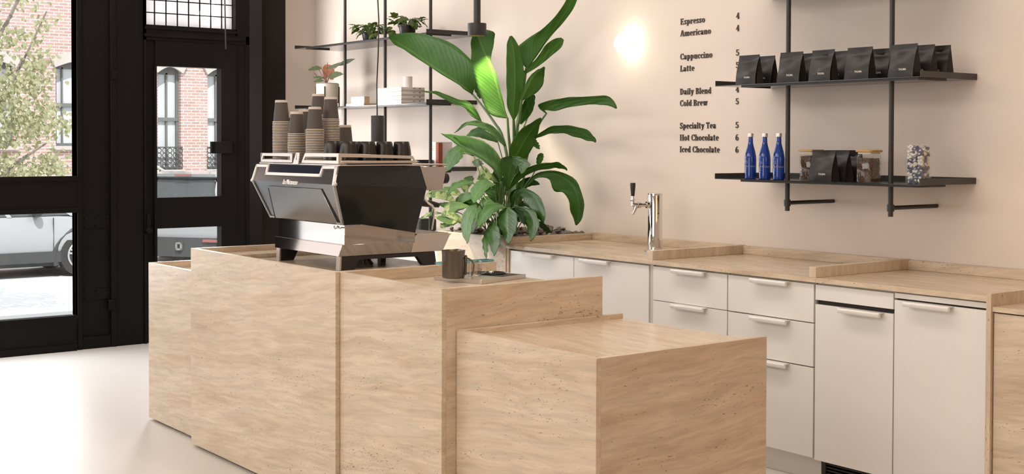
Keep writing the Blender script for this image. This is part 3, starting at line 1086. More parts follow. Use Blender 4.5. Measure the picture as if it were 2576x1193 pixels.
bp_.build('rear_bumper', CARD, c2, world=False)
MB().box(-.06, .02, -.9, .9, .44, .475).build('bumper_step', ALLOY, c2, world=False)
hk = MB().box(-.16, -.12, -.06, .06, .22, .25).box(-.16, -.12, -.06, .06, .33, .36).box(-.16, -.12, -.06, -.03, .22, .36).box(-.16, -.12, .03, .06, .22, .36)
hk.build('tow_hitch', ALLOY, c2, world=False)
MB().box(-.13, -.09, -.78, -.46, .37, .42).build('reflector', REDL, c2, world=False)
MB().box(-.13, -.09, .46, .78, .37, .42).build('reflector', REDL, c2, world=False)
for s in (-1, 1):
    MB().box(-.02, .06, s * .78, s * .88, .72, 1.02).build('tail_lamp', REDL, c2, world=False, bevel=.01)

# ------------------------------------------------------------------ the travertine service counter: four stepped boxes
PT = 0.022


def counter(label, x0, x1, y0, y1, lip, surf, left=True, right=True):
    t = thing('travertine_counter', label, 'counter', ((x0 + x1) / 2, (y0 + y1) / 2, 0), 'stepped travertine counters')
    MB().box(x0, x1, y0, y0 + PT, 0.014, lip).build('front_panel', T_FRONT, t, bevel=.0012, seg=1)
    yb = y1 - 0.03
    if left:
        MB().box(x0, x0 + PT, y0 + PT, y1, 0.014, lip).build('side_panel', T_SIDE, t, bevel=.0012, seg=1)
    if right:
        MB().box(x1 - PT, x1, y0 + PT, y1, 0.014, lip).build('side_panel', T_SIDE, t, bevel=.0012, seg=1)
    xa, xb = x0 + (PT if left else 0), x1 - (PT if right else 0)
    MB().box(xa, xb, y0 + PT, y1, surf - .02, surf).build('top_slab', T_TOP, t)
    MB().box(xa, xb, yb, yb + .018, 0.10, surf - .02).build('back_board', WHITE, t)
    MB().box(x0 + .03, x1 - .03, y0 + .03, y0 + .05, 0, .10).build('plinth', DARKGAP, t)
    MB().box(x0 + .03, x1 - .03, yb - .08, yb - .06, 0, .10).build('plinth', DARKGAP, t)
    return t


counter('lowest stone counter at the street end, behind the tall one with the coffee machine', -6.962, -6.232, 2.694, 3.44, .880, .842, True, False)
tall = counter('tall stone counter the espresso machine stands on', -6.230, -4.730, 2.633, 3.465, 1.011, .962)
counter('stone counter holding the metal rinsing tray and pitcher', -4.728, -3.967, 2.654, 3.44, 1.010, .962, False, True)
counter('nearest low stone block with a clear top', -3.965, -3.166, 2.719, 3.53, .853, .833)
lp = MB().box(-6.208, -6.02, 2.70, 3.40, .9625, .982)
lp.build('raised_ledge', T_TOP, tall)

# ------------------------------------------------------------------ back counter along the wall
YF = 4.60
pl = thing('stone_planter', 'long travertine planter box full of pebbles under the big plant', 'planter', (-6.56, 4.95, 0))
MB().box(-6.93, -6.19, YF, YF + .022, 0.0, .985).build('front_panel', T_WARM, pl, bevel=.001, seg=1)
MB().box(-6.212, -6.19, YF + .022, 5.298, 0.0, .985).build('side_panel', T_SIDE, pl, bevel=.001, seg=1)
MB().box(-6.93, -6.908, YF + .022, 5.298, 0.0, .985).build('side_panel', T_SIDE, pl, bevel=.001, seg=1)
MB().box(-6.908, -6.212, YF + .022, 5.298, 0.0, .964).build('soil', SOIL, pl)


def worktop(label, x0, x1, div):
    t = thing('stone_worktop', label, 'worktop', ((x0 + x1) / 2, 4.95, .921), 'travertine worktops on the back counter')
    MB().box(x0, x1, YF, 5.298, .921, .943).build('slab', T_TOP, t, bevel=.001, seg=1)
    MB().box(x0, x1 if div is None else div[0], 5.276, 5.298, .9432, .990).build('upstand', T_FRONT, t, bevel=.001, seg=1)
    if div:
        MB().box(div[0], div[1], YF, 5.298, .9432, .992).build('divider', T_VERT, t, bevel=.001, seg=1)
    return t


worktop('stone worktop bay with the chrome tap, next to the planter', -6.188, -4.911, (-4.947, -4.911))
worktop('empty middle stone worktop bay above the white drawers', -4.9105, -3.838, (-3.878, -3.838))
worktop('empty stone worktop bay above the two tall white doors', -3.8375, -2.972, None)
ru = thing('stone_end_unit', 'travertine end unit at the right edge with inset stone front', 'counter', (-2.2, 4.95, 0))
MB().box(-2.970, -2.948, 4.592, 5.298, 0.0, .956).build('side_panel', T_VERT, ru, bevel=.001, seg=1)
MB().box(-2.948, -1.3, 4.60, 5.298, .884, .904).build('slab', T_TOP, ru, bevel=.001, seg=1)
MB().box(-2.948, -1.3, 5.276, 5.298, .904, .956).build('upstand', T_FRONT, ru)
MB().box(-2.943, -1.3, 4.606, 4.626, 0.0, .879).build('front_panel', T_FRONT, ru, bevel=.001, seg=1)
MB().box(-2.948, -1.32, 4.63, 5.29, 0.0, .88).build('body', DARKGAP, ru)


def pull(par, x0, x1, z, y=4.615):
    """flat white edge pull with a rounded lip"""
    m = MB()
    prof = [(y, z + .008), (y - .036, z + .008), (y - .042, z + .002), (y - .042, z - .008), (y - .038, z - .014), (y - .030, z - .014), (y - .026, z - .008), (y - .026, z + .003), (y, z + .003)]
    m.loft([[(x, q[0], q[1]) for q in prof] for x in (x0, x1)])
    return m.build('handle', WHITE, par, bevel=.001, seg=1)


FY0, FY1 = 4.615, 4.634


def cabinet(name, label, x0, x1, fronts, cat='cabinet', kick=True):
    """white base cabinet; fronts = (kind, z0, z1, handle x0, handle x1)"""
    t = thing(name, label, cat, ((x0 + x1) / 2, 4.95, 0))
    MB().box(x0, x1, FY1 + .001, 5.29, .115, .918).build('body', CARC, t)
    if kick:
        MB().box(x0, x1, 4.675, 4.69, 0.0, .115).build('toe_kick', WHITE, t)
    for kind, z0, z1, h0, h1 in fronts:
        o = MB().box(x0 + .0015, x1 - .0015, FY0, FY1, z0, z1).build(kind, WHITE, t, bevel=.001, seg=1)
        if h0 is not None:
            pull(o, h0, h1, z1 - .006)
    return t


cabinet('base_cabinet', 'white cabinet next to the stone planter', -6.168, -5.570, [('door', .118, .910, -5.97, -5.73)])
MB().box(-6.1895, -6.169, 4.606, 5.29, 0.0, .9205).build('side_panel', T_WARM, bpy.data.objects['base_cabinet'])
cabinet('base_cabinet', 'white cabinet with one wide door under the chrome tap', -5.568, -4.955, [('door', .118, .911, -5.483, -5.25)])
gapp = MB().box(-4.953, -4.927, 4.622, 5.29, 0.0, .918)
tag(gapp.build('filler_panel', CARC, at=(-4.94, 4.95, 0)), 'narrow grey filler strip between the door and the drawers', 'panel')
cabinet('drawer_cabinet', 'left white drawer unit, partly behind the stone block', -4.924, -4.397,
        [('drawer', .736, .911, -4.756, -4.53), ('drawer', .534, .733, -4.756, -4.53), ('drawer', .118, .531, -4.756, -4.53)])
cabinet('drawer_cabinet', 'right white drawer unit with three drawers in view', -4.393, -3.860,
        [('drawer', .736, .911, -4.219, -3.997), ('drawer', .534, .731, -4.219, -3.997), ('drawer', .118, .529, -4.221, -4.0)])
fe = cabinet('fridge_cabinet', 'white fridge cabinet with its door ajar above a black vent grille', -3.853, -3.427,
             [('fascia', .842, .911, None, None), ('door', .112, .822, -3.696, -3.474)], kick=False)
MB().box(-3.85, -3.43, 4.632, 4.640, .820, .845).build('gap_shadow', DARKGAP, fe)
vg = MB().box(-3.85, -3.43, 4.70, 4.72, 0.0, .114)
vg.build('vent_back', DARKGAP, fe)
vs = MB()
for k in range(7):
    vs.box(-3.832, -3.43, 4.676, 4.70, .012 + k * .0145, .018 + k * .0145)
vs.box(-3.853, -3.832, 4.672, 4.70, 0, .114)
vs.build('vent_grille', BLKPL, fe)
MB().box(-3.875, -3.853, 4.645, 4.672, .104, .1145).build('hinge', BRUSH, fe)
ff = cabinet('fridge_cabinet', 'tall white door cabinet beside the stone end unit', -3.424, -2.976,
             [('fascia', .892, .914, None, None), ('door', .112, .884, -3.353, -3.132)], kick=False)
MB().box(-3.42, -2.98, 4.632, 4.640, .882, .894).build('gap_shadow', DARKGAP, ff)
MB().box(-3.424, -2.976, 4.675, 4.69, 0.0, .112).build('toe_kick', WHITE, ff)

wc = thing('base_cabinet', 'white cabinet behind the espresso machine, left of the planter', 'cabinet', (-7.5, 4.95, 0))
MB().box(-8.1, -6.935, 4.62, 5.29, 0.0, .895).build('body', WHITE, wc)
MB().box(-8.1, -6.935, 4.60, 5.295, .895, .925).build('top', WHITE, wc, bevel=.001)
MB().box(-7.28, -7.10, 4.612, 4.62, .80, .87).build('display', BOXG, wc)
bb = thing('storage_box', 'small black box behind the steam wand of the espresso machine', 'box', (-7.72, 5.0, .925))
MB().box(-7.80, -7.64, 4.93, 5.07, .925, 1.012).build('body', BLKPL, bb, bevel=.012)
MB().box(-7.785, -7.655, 4.9285, 4.931, .94, .997).build('front_panel', MATB, bb)

gt = thing('glass_tray', 'narrow teal glass strip on the back rim of the tall counter', 'tray', (-4.9, 3.32, 1.011))
MB().box(-4.795, -4.737, 3.17, 3.455, 1.0115, 1.020).build('plate', TEALG, gt)
MB().box(-4.79, -4.755, 3.40, 3.44, .9625, 1.0112).build('foot', TEALG, gt)

# ------------------------------------------------------------------ chrome tap tower
tp = thing('tap_tower', 'chrome draught tap tower with a black handle on the stone worktop', 'tap', (-5.32, 5.0, .943))
cx, cy_ = -5.32, 5.0
MB().lathe([(.058, .9435), (.058, .949), (.045, .953)], (cx, cy_, 0), 28).build('base_flange', CHROME, tp)
MB().lathe([(.0415, .95), (.0415, 1.252), (.0405, 1.256), (.0405, 1.261), (.0425, 1.263), (.0425, 1.268), (.038, 1.271), (0.002, 1.271)], (cx, cy_, 0), 32).build('column', CHROME, tp)
fz = 1.205
fa = MB()
dy = Vector((-.35, -1, 0)).normalized()
P0 = Vector((cx, cy_, fz)) + dy * .038
fa.tube([P0, P0 + dy * .016], .019, 16)
fa.tube([P0 + dy * .016, P0 + dy * .05], .011, 12)
fa.tube([P0 + dy * .05, P0 + dy * .068], .0165, 14)
fa.tube([P0 + dy * .068, P0 + dy * .10 + Vector((0, 0, .004))], [.014, .012], 12)
fa.tube([P0 + dy * .075, P0 + dy * .088 + Vector((0, 0, -.03)), P0 + dy * .10 + Vector((0, 0, -.052))], [.0125, .010, .0085], 12)
fa.tube([P0 + dy * .098 + Vector((0, 0, -.004)), P0 + dy * .098 + Vector((0, 0, .052))], [.011, .0085], 12)
fa.ball(P0 + dy * .098 + Vector((0, 0, .03)), .014, n=12, m=8)
fa.build('faucet', CHROME, tp)
H0 = P0 + dy * .098 + Vector((0, 0, .05))
MB().tube([H0, H0 + Vector((0, 0, .012)), H0 + Vector((0, 0, .058)), H0 + Vector((0, 0, .074))], [.0095, .011, .0155, .0145], 16).build('tap_handle', BLKPL, tp)
dd = MB().lathe([(.022, .9432), (.022, .948), (.018, .951), (.002, .951)], (-5.165, 4.83, 0), 20)
tag(dd.build('drip_disc', CHROME, at=(-5.165, 4.83, .9432)), 'small chrome disc on the worktop in front of the tap tower', 'disc')

# ------------------------------------------------------------------ pebbles in the planter
rng = random.Random(11)
peb = []
for k in range(3):
    m = MB().ball((0, 0, 0), .021, .0165, .0125, 12, 7)
    for v in m.v:
        v += Vector((.003 * math.sin(v.y * 190 + k), .003 * math.sin(v.x * 170 + 2 * k), .002 * math.sin(v.x * 150 + v.y * 120)))
    peb.append(m)
done = {}
pos = []
tries = 0
while len(pos) < 210 and tries < 30000:
    tries += 1
    q = rng.random()
    if q < .55:
        x, y = rng.uniform(-6.30, -6.242), rng.uniform(4.655, 5.26)
    elif q < .8:
        x, y = rng.uniform(-6.88, -6.245), rng.uniform(4.652, 4.72)
    else:
        x, y = rng.uniform(-6.60, -6.245), rng.uniform(5.0, 5.26)
    if all((x - a) ** 2 + (y - b) ** 2 > .034 ** 2 for a, b, c in pos):
        pos.append((x, y, .9785))
n1 = len(pos)
for x, y, z in list(pos):
    if rng.random() < .42:
        x2, y2 = x + rng.uniform(-.012, .012), y + rng.uniform(.012, .022)
        if x2 < -6.243 and 4.652 < y2 < 5.265 and all((x2 - a) ** 2 + (y2 - b) ** 2 > .036 ** 2 for a, b, c in pos[n1:]):
            pos.append((x2, y2, 1.001))
for i, (x, y, z) in enumerate(pos):
    k = i % 3
    if k not in done:
        o = peb[k].build('pebble', (STONE1, STONE2, STONE1)[k], at=(0, 0, 0))
        done[k] = o
    else:
        o = done[k].copy()
        COL.objects.link(o)
    o.location = (x, y, z)
    o.rotation_euler = (rng.uniform(-.25, .25), rng.uniform(-.25, .25), rng.uniform(0, 6.28))
    s = rng.uniform(.85, 1.12)
    o.scale = (s, s, s)
    tag(o, 'smooth dark river pebble in the stone planter under the big plant', 'pebble', 'pebbles in the stone planter')

# ------------------------------------------------------------------ espresso machine
em = thing('espresso_machine', 'large charcoal and steel espresso machine on the tall stone counter', 'coffee machine', (-5.55, 3.15, .962))
ylo = lambda z: 2.931 - .063 * (z - 1.174) / .185          # rear panel, lower slope
yup = lambda z: 2.868 + .037 * (z - 1.359) / .083          # rear panel, upper slope
b = MB()
b.loft([[(-5.915, 2.934, 1.174), (-5.19, 2.934, 1.174), (-5.19, 3.317, 1.109), (-5.915, 3.317, 1.109)],
        [(-6.000, 2.871, 1.359), (-5.156, 2.871, 1.359), (-5.156, 3.364, 1.336), (-6.000, 3.364, 1.336)],
        [(-6.020, 2.908, 1.440), (-5.192, 2.908, 1.442), (-5.192, 3.350, 1.440), (-6.020, 3.350, 1.438)]])
b.build('body', CHARD, em, flat=True, bevel=.0015, seg=1)


def rear(poly, f, off0, off1, name, mat, par=em, bevel=0.0):
    """slab on the rear panel: outline in x and z, depth follows the sloped panel"""
    m = MB()
    m.loft([[(x, f(z) - off0, z) for x, z in poly], [(x, f(z) - off1, z) for x, z in poly]])
    return m.build(name, mat, par, bevel=bevel, seg=1)


rp = rear([(-5.915, 1.174), (-5.19, 1.174), (-5.156, 1.359), (-6.0, 1.359)], ylo, -.004, .003, 'rear_panel', CHAR)
rear([(-6.0, 1.359), (-5.156, 1.359), (-5.192, 1.442), (-6.02, 1.440)], yup, -.004, .003, 'upper_rear_panel', CHAR)
rear([(-5.857, 1.174), (-5.229, 1.178), (-5.289, 1.335), (-5.834, 1.335)], ylo, .003, .009, 'service_hatch', CHAR, rp, bevel=.002)
rear([(-5.860, 1.402), (-5.325, 1.404), (-5.334, 1.4405), (-5.872, 1.4395)], yup, .003, .0045, 'dark_window', SMOKE)


def strip(pts, f, w, off=.003, th=.006):
    """flat silver moulding along points in x and z on the rear panel"""
    m = MB()
    for (x0, z0), (x1, z1) in zip(pts[:-1], pts[1:]):
        dx, dz = x1 - x0, z1 - z0
        l = math.hypot(dx, dz)
        nx, nz = -dz / l * w / 2, dx / l * w / 2
        ex, ez = dx / l * w / 2, dz / l * w / 2
        q = [(x0 - ex + nx, z0 - ez + nz), (x0 - ex - nx, z0 - ez - nz), (x1 + ex - nx, z1 + ez - nz), (x1 + ex + nx, z1 + ez + nz)]
        m.loft([[(x, f(z) - off + .004, z) for x, z in q], [(x, f(z) - off - th, z) for x, z in q]])
    return m


strip([(-5.998, 1.364), (-6.012, 1.433), (-5.888, 1.434), (-5.872, 1.396), (-5.318, 1.398), (-5.322, 1.435), (-5.199, 1.437), (-5.163, 1.364)], yup, .013).build('silver_moulding', TRIMW, em)
sm = strip([(-5.994, 1.356), (-5.918, 1.178), (-5.872, 1.178)], ylo, .009)
sm.build('edge_moulding', EDGEG, em)
sm = strip([(-5.160, 1.356), (-5.194, 1.178), (-5.235, 1.178)], ylo, .009)
sm.build('edge_moulding', EDGEG, em)
gr = strip([(-5.976, 1.345), (-5.906, 1.188)], ylo, .007, .002, .002)
strip([(-5.834, 1.322), (-5.862, 1.178)], ylo, .005, .008, .002).build('groove', DARKGAP, em)
gr.build('groove', DARKGAP, em)
strip([(-5.284, 1.332), (-5.216, 1.184)], ylo, .008, .002, .003).build('groove', DARKGAP, em)
kn = MB()
kn.ball((-6.002, 2.868, 1.360), .011, n=14, m=8)
kn.build('corner_stud', CHROME, em)
kn = MB()
kn.ball((-5.155, 2.868, 1.362), .011, n=14, m=8)
kn.build('corner_stud', CHROME, em)
lg = text_mb('La Marzocco', .033, facing((-5.655, yup(1.353) - .0065, 1.350), (1, 0, .0), (0, .35, 1)), .0022, .0006, .86)
lg.build('maker_lettering', TRIMW, em)

sb = MB()
sb.box(-5.850, -5.188, 2.936, 3.318, 1.075, 1.172)
sb.build('lower_body', STEEL, em, bevel=.0015, seg=1)
wt = MB().tube([(-5.27, 2.929, 1.163), (-5.262, 2.922, 1.157), (-5.25, 2.922, 1.153), (-5.24, 2.922, 1.158), (-5.20, 2.924, 1.158)], .003, 6)
wt.build('vent_wire', BRUSH, em)
pn = MB()
pn.hexa([(-5.845, 2.912, 1.027), (-5.202, 2.912, 1.027), (-5.202, 3.302, 1.027), (-5.845, 3.302, 1.027),
         (-5.862, 2.922, 1.081), (-5.185, 2.922, 1.081), (-5.185, 3.312, 1.081), (-5.862, 3.312, 1.081)])
pn.build('base_plinth', STEEL, em, bevel=.001, seg=1)
dt = MB()
dt.hexa([(-5.845, 3.304, 1.027), (-5.202, 3.304, 1.027), (-5.202, 3.487, 1.027), (-5.845, 3.487, 1.027),
         (-5.862, 3.318, 1.106), (-5.185, 3.318, 1.106), (-5.185, 3.518, 1.106), (-5.862, 3.518, 1.106)])
dt.build('drip_tray', BRUSH, em, bevel=.001, seg=1)
gd = MB()
gd.box(-5.862, -5.183, 3.318, 3.522, 1.106, 1.110)
for k in range(26):
    x = -5.84 + k * .0253
    gd.box(x, x + .012, 3.335, 3.505, 1.110, 1.115)
gd.box(-5.85, -5.19, 3.330, 3.336, 1.110, 1.115)
gd.box(-5.85, -5.19, 3.504, 3.510, 1.110, 1.115)
gd.build('drip_grille', BRUSH, em)
hd = MB()
hd.hexa([(-5.85, 3.366, 1.323), (-5.195, 3.366, 1.323), (-5.195, 3.479, 1.321), (-5.85, 3.479, 1.321),
         (-5.87, 3.350, 1.437), (-5.190, 3.350, 1.437), (-5.190, 3.502, 1.436), (-5.87, 3.502, 1.436)])
hd.build('group_cover', STEEL, em, bevel=.002, seg=1)
MB().box(-6.02, -5.188, 2.912, 3.503, 1.4425, 1.449).build('top_plate', BRUSH, em, bevel=.001, seg=1)
MB().box(-5.195, -5.186, 2.95, 3.30, 1.4495, 1.4545).build('side_gap', BLKPL, em)


def ring_prism(m, outer, inner, axis, a, b_):
    """a quadrilateral frame (outer and inner outline of four points) extruded along an axis"""
    for k in range(4):
        j = (k + 1) % 4
        m.prism([outer[k], outer[j], inner[j], inner[k]], axis, a, b_)
    return m


r1 = ring_prism(MB(), [(-6.007, 1.452), (-5.661, 1.452), (-5.659, 1.498), (-5.983, 1.497)], [(-5.984, 1.465), (-5.682, 1.465), (-5.682, 1.482), (-5.976, 1.482)], 'y', 2.912, 2.916)
r1.build('cup_rail', BRUSH, em, bevel=.0008, seg=1)
r3 = ring_prism(MB(), [(-5.566, 1.452), (-5.206, 1.452), (-5.206, 1.501), (-5.530, 1.499)], [(-5.540, 1.466), (-5.222, 1.467), (-5.222, 1.484), (-5.526, 1.482)], 'y', 2.912, 2.916)
r3.build('cup_rail', TRIMW, em, bevel=.0008, seg=1)
bd = MB().prism([(-5.644, 1.445), (-5.588, 1.445), (-5.576, 1.500), (-5.609, 1.500)], 'y', 2.906, 2.911)
bdo = bd.build('badge', TRIMW, em, bevel=.0008, seg=1)
text_mb('Linea', .016, facing((-5.604, 2.9055, 1.496), (-.12, 0, -1), (1, 0, -.12)), .0004, .0, .9).build('badge_lettering', PRINTD, bdo)
r4 = ring_prism(MB(), [(2.912, 1.452), (3.336, 1.452), (3.316, 1.488), (2.912, 1.501)], [(2.930, 1.466), (3.316, 1.466), (3.314, 1.474), (2.930, 1.484)], 'x', -5.206, -5.202)
r4.build('cup_rail', BRUSH, em, bevel=.0008, seg=1)
r5 = ring_prism(MB(), [(2.912, 1.452), (3.336, 1.452), (3.316, 1.488), (2.912, 1.497)], [(2.930, 1.466), (3.316, 1.466), (3.314, 1.474), (2.930, 1.482)], 'x', -6.002, -5.998)
r5.build('cup_rail', BRUSH, em, bevel=.0008, seg=1)

for x0, x1, nm in ((-5.236, -5.205, 'leg_frame'), (-5.842, -5.811, 'leg_frame')):
    m = MB()
    m.prism([(2.925, .963), (2.999, .963), (3.023, 1.008), (3.343, 1.006), (3.375, .963), (3.452, .963), (3.442, 1.026), (2.930, 1.026)], 'x', x0, x1)
    o = m.build(nm, BLKPL, em, bevel=.001, seg=1)
    MB().hexa([(x0 - .002, 2.918, .963), (x1 + .002, 2.918, .963), (x1 + .002, 2.926, .963), (x0 - .002, 2.926, .963),
               (x0 - .002, 2.921, 1.026), (x1 + .002, 2.921, 1.026), (x1 + .002, 2.929, 1.026), (x0 - .002, 2.929, 1.026)]).build('leg_plate', BRUSH, o)
ub = MB().box(-5.80, -5.25, 3.0, 3.40, 1.01, 1.026)
ub.build('underside', DARKGAP, em)
dr = MB()
dr.tube([(-5.40, 3.16, 1.02), (-5.40, 3.17, .965)], .010, 8)
dr.tube([(-5.36, 3.14, 1.02), (-5.37, 3.19, .965)], .008, 8)
dr.box(-5.47, -5.44, 3.28, 3.31, .9625, 1.02)
dr.build('drain_hose', BLKPL, em)
sp2 = MB()
w0 = -5.25
sp2.tube([(w0, 3.41, 1.325), (w0, 3.407, 1.30), (w0, 3.413, 1.278), (w0, 3.432, 1.258), (w0, 3.455, 1.245), (w0, 3.467, 1.225), (w0, 3.464, 1.19), (w0, 3.452, 1.128)], .0065, 10)
sp2.build('steam_wand', CHROME, em)
k2 = MB()
k2.lathe([(.006, 0), (.023, .001), (.0265, .010), (.0265, .030), (.022, .035), (.002, .036)], (0, 0, 0), 20)
k2.xf(Matrix.Translation((-5.29, 3.535, 1.376)) @ Matrix.Rotation(-PI / 2, 4, 'X'))
k2.tube([(-5.29, 3.495, 1.376), (-5.29, 3.538, 1.376)], .010, 10)
k2.build('steam_knob', BLKPL, em)
for xg in (-5.42, -5.68):
    g = MB()
    g.lathe([(.034, 1.25), (.036, 1.29), (.032, 1.325)], (xg, 3.43, 0), 20)
    go = g.build('group_head', CHROME, em)
    pf = MB()
    pf.lathe([(.018, 1.225), (.033, 1.235), (.035, 1.262)], (xg, 3.43, 0), 20)
    pf.build('portafilter', CHROME, go)
    ph = MB()
    ph.tube([(xg, 3.46, 1.247), (xg + .003, 3.50, 1.249), (xg + .006, 3.55, 1.245), (xg + .01, 3.60, 1.236)], [.010, .016, .018, .012], 12)
    ph.build('portafilter_handle', BLKPL, go)

# ------------------------------------------------------------------ paper cups, stacked upside down on the machine
TOPZ = 1.4495
CH_, CR, CB = .112, .0405, .0295
pc_ = MB()
pc_.lathe([(CR, .0), (CR - .0004, .003), (CB, CH_), (CB - .0012, CH_), (CB - .0016, CH_ - .007), (.001, CH_ - .007)], n=24, cap=False)
cup0 = pc_.build('paper_cup', CUPM, at=(0, 0, 0))
tag(cup0, 'paper cup', 'cup', 'upturned paper cups on the espresso machine')
rmb = MB()
rmb.lathe([(CR + .0004, .0002), (CR + .0034, .0010), (CR + .0042, .0028), (CR + .0034, .0045), (CR + .0002, .0052)], n=24, cap=False)
rmb.build('rim', RIMM, cup0, world=False)
cup1 = pc_.build('paper_cup', CUPM, at=(0, 0, 0))
tag(cup1, 'paper cup', 'cup', 'upturned paper cups on the espresso machine')
rmb.build('rim', RIMM, cup1, world=False)
bb2 = MB()
bb2.lathe([(CB + .0018, CH_ - .0115), (CB + .0007, CH_ + .0002), (CB - .0016, CH_ + .0004), (CB - .0018, CH_ - .0066)], n=24, cap=False)
bb2.build('base_band', RIMM, cup1, world=False)
tx = MB()
for k in range(22):
    a = -2.6 + k * .045
    if k % 5 == 3:
        continue
    rr_ = CB + (CR - CB) * (CH_ - .098) / CH_ + .0013
    m4 = facing((rr_ * math.cos(a), rr_ * math.sin(a), .098), (-math.sin(a), math.cos(a), 0), (0, 0, 1))
    i0 = len(tx.v)
    tx.box(-.0005, .0005, -.0008, .0008, 0, .0002)
    tx.xf(m4, i0)
tx.build('print', PRINTW, cup1, world=False)
stacks = [('leftmost', -5.880, 2.966, 27, 1.762), ('low, set back', -5.945, 3.055, 17, 1.687), ('front middle', -5.715, 2.966, 18, 1.701),
          ('half hidden', -5.842, 3.078, 20, 1.717), ('stout, second from right', -5.566, 2.986, 21, 1.722),
          ('tallest, rear', -5.927, 3.20, 31, 1.80), ('rightmost tall', -5.590, 3.086, 28, 1.773), ('short rear right', -5.694, 3.225, 10, 1.638)]
first = True
for nm, x, y, n, zt in stacks:
    pitch = (zt - CH_ - TOPZ) / max(n - 1, 1)
    for k in range(n):
        top = k == n - 1
        src = cup1 if top else cup0
        lab = ('taupe paper cup topping the %s stack on the espresso machine' % nm) if top else ('cream rimmed paper cup inside the %s stack on the espresso machine' % nm)
        c = copy_tree(src, (x, y, TOPZ + k * pitch), 0.0, lab)
for o in (cup0, cup1):
    for k in kids(o):
        bpy.data.objects.remove(k)
    bpy.data.objects.remove(o)

# ------------------------------------------------------------------ black tumblers, upside down
mg = MB().lathe([(.0405, 0), (.0445, .004), (.0465, .020), (.0465, .045), (.044, .068), (.0395, .092), (.037, .1035), (.0345, .1065), (.030, .1065), (.028, .1045), (.001, .1045)], n=32)
tags_ = [(-5.370, 2.978, 'leftmost black ceramic tumbler, upturned next to the paper cups'), (-5.28, 3.010, 'black upturned tumbler second in the row along the machine edge'),
         (-5.405, 3.115, 'black upturned tumbler in the back, glimpsed between two others'), (-5.278, 3.108, 'black upturned tumbler third in the row, left of the hanging lamp'),
         (-5.278, 3.202, 'black upturned tumbler fourth in the row, below the hanging lamp'), (-5.278, 3.298, 'rightmost black upturned tumbler in the row on the machine')]
m0 = None
for x, y, lb in tags_:
    if m0 is None:
        m0 = mg.build('ceramic_tumbler', MUGM, at=(0, 0, 0))
        o = m0
    else:
        o = m0.copy()
        COL.objects.link(o)
    o.location = (x, y, TOPZ)
    tag(o, lb, 'cup', 'black tumblers on the espresso machine')

# ------------------------------------------------------------------ rinsing tray, pitcher and measuring glass
rt = thing('rinser_tray', 'brushed steel rinsing tray with a black mat on the stone counter', 'tray', (-4.532, 3.232, .9625), rz=math.radians(15.5))
TL, TW = .132, .155
fr_ = MB()
fr_.loft([[(x, y, 0) for x, y in rounded(-TL, TL, -TW, TW, .006)], [(x, y, .0165) for x, y in rounded(-TL, TL, -TW, TW, .006)],
          [(x, y, .0175) for x, y in rounded(-TL + .001, TL - .001, -TW + .001, TW - .001, .005)], [(x, y, .0175) for x, y in rounded(-TL + .008, TL - .008, -TW + .008, TW - .008, .005)],
          [(x, y, .0135) for x, y in rounded(-TL + .009, TL - .009, -TW + .009, TW - .009, .005)]])
fr_.build('frame', BRUSH, rt, world=False)
MB().box(-TL + .010, TL - .010, -TW + .010, .00, .0136, .0168).build('drip_grille', BRUSH, rt, world=False)
MB().box(-TL + .010, TL - .010, .002, TW - .010, .0136, .0168).build('mat', MATB, rt, world=False)
sg = MB()
ring = [(.06 * math.cos(k * PI / 14), .075 + .06 * math.sin(k * PI / 14), .0205) for k in range(29)]
sg.tube(ring, .0035, 6)
for k in range(5):
    a = k * 2 * PI / 5 + .3
    sg.tube([(.012 * math.cos(a), .075 + .012 * math.sin(a), .0215), (.058 * math.cos(a), .075 + .058 * math.sin(a), .0205)], .004, 6)
sgo = sg.build('rinser_ring', BLKPL, rt, world=False)
MB().lathe([(.012, .017), (.013, .024), (.008, .029), (.001, .030)], (0, .075, 0), 16).build('rinser_jet', CHROME, sgo, world=False)

ptc = thing('milk_pitcher', 'dark gunmetal milk pitcher with a bent wire handle on the rinsing tray', 'pitcher', (-4.503, 3.072, .9802))
pm = MB()
pm.lathe([(.044, .0), (.0475, .003), (.0485, .012), (.0485, .10), (.0505, .116), (.0515, .1165), (.0495, .1165), (.0470, .10), (.0465, .02), (.001, .018)], n=32)
for v in pm.v:
    a = math.atan2(v.y, v.x)
    if v.z > .09 and abs(a - 2.2) < .35:
        v += Vector((math.cos(2.2), math.sin(2.2), .2)) * .010 * (v.z - .09) / .026 * (1 - abs(a - 2.2) / .35)
pm.xf(Matrix.Translation(ptc.location))
pm.build('body', GUN, ptc)
hx = Vector((.585, .81, 0))
hb = Vector(ptc.location)
hm = MB()
side = Vector((-.81, .585, 0))
for s in (-1, 1):
    o_ = side * (.012 * s)
    hm.tube([hb + hx * .051 + o_ + Vector((0, 0, .084)), hb + hx * .066 + o_ + Vector((0, 0, .080)), hb + hx * .082 + o_ * 1.3 + Vector((0, 0, .068)), hb + hx * .0865 + o_ * 1.3 + Vector((0, 0, .055)),
             hb + hx * .084 + o_ * 1.2 + Vector((0, 0, .030)), hb + hx * .078 + o_ + Vector((0, 0, .012))], .0028, 8)
hm.tube([hb + hx * .078 + side * .012 + Vector((0, 0, .012)), hb + hx * .078 - side * .012 + Vector((0, 0, .012))], .0028, 8)
hm.build('handle', GUN, ptc)
cl_ = MB()
cl_.tube([hb + hx * .0505 + Vector((0, 0, .012)), hb + hx * .051 + Vector((0, 0, .05)), hb + hx * .052 + Vector((0, 0, .088)), hb + hx * .054 + Vector((0, 0, .096))], [.005, .006, .0075, .003], 10)
cl_.build('handle_mount', GUN, ptc)

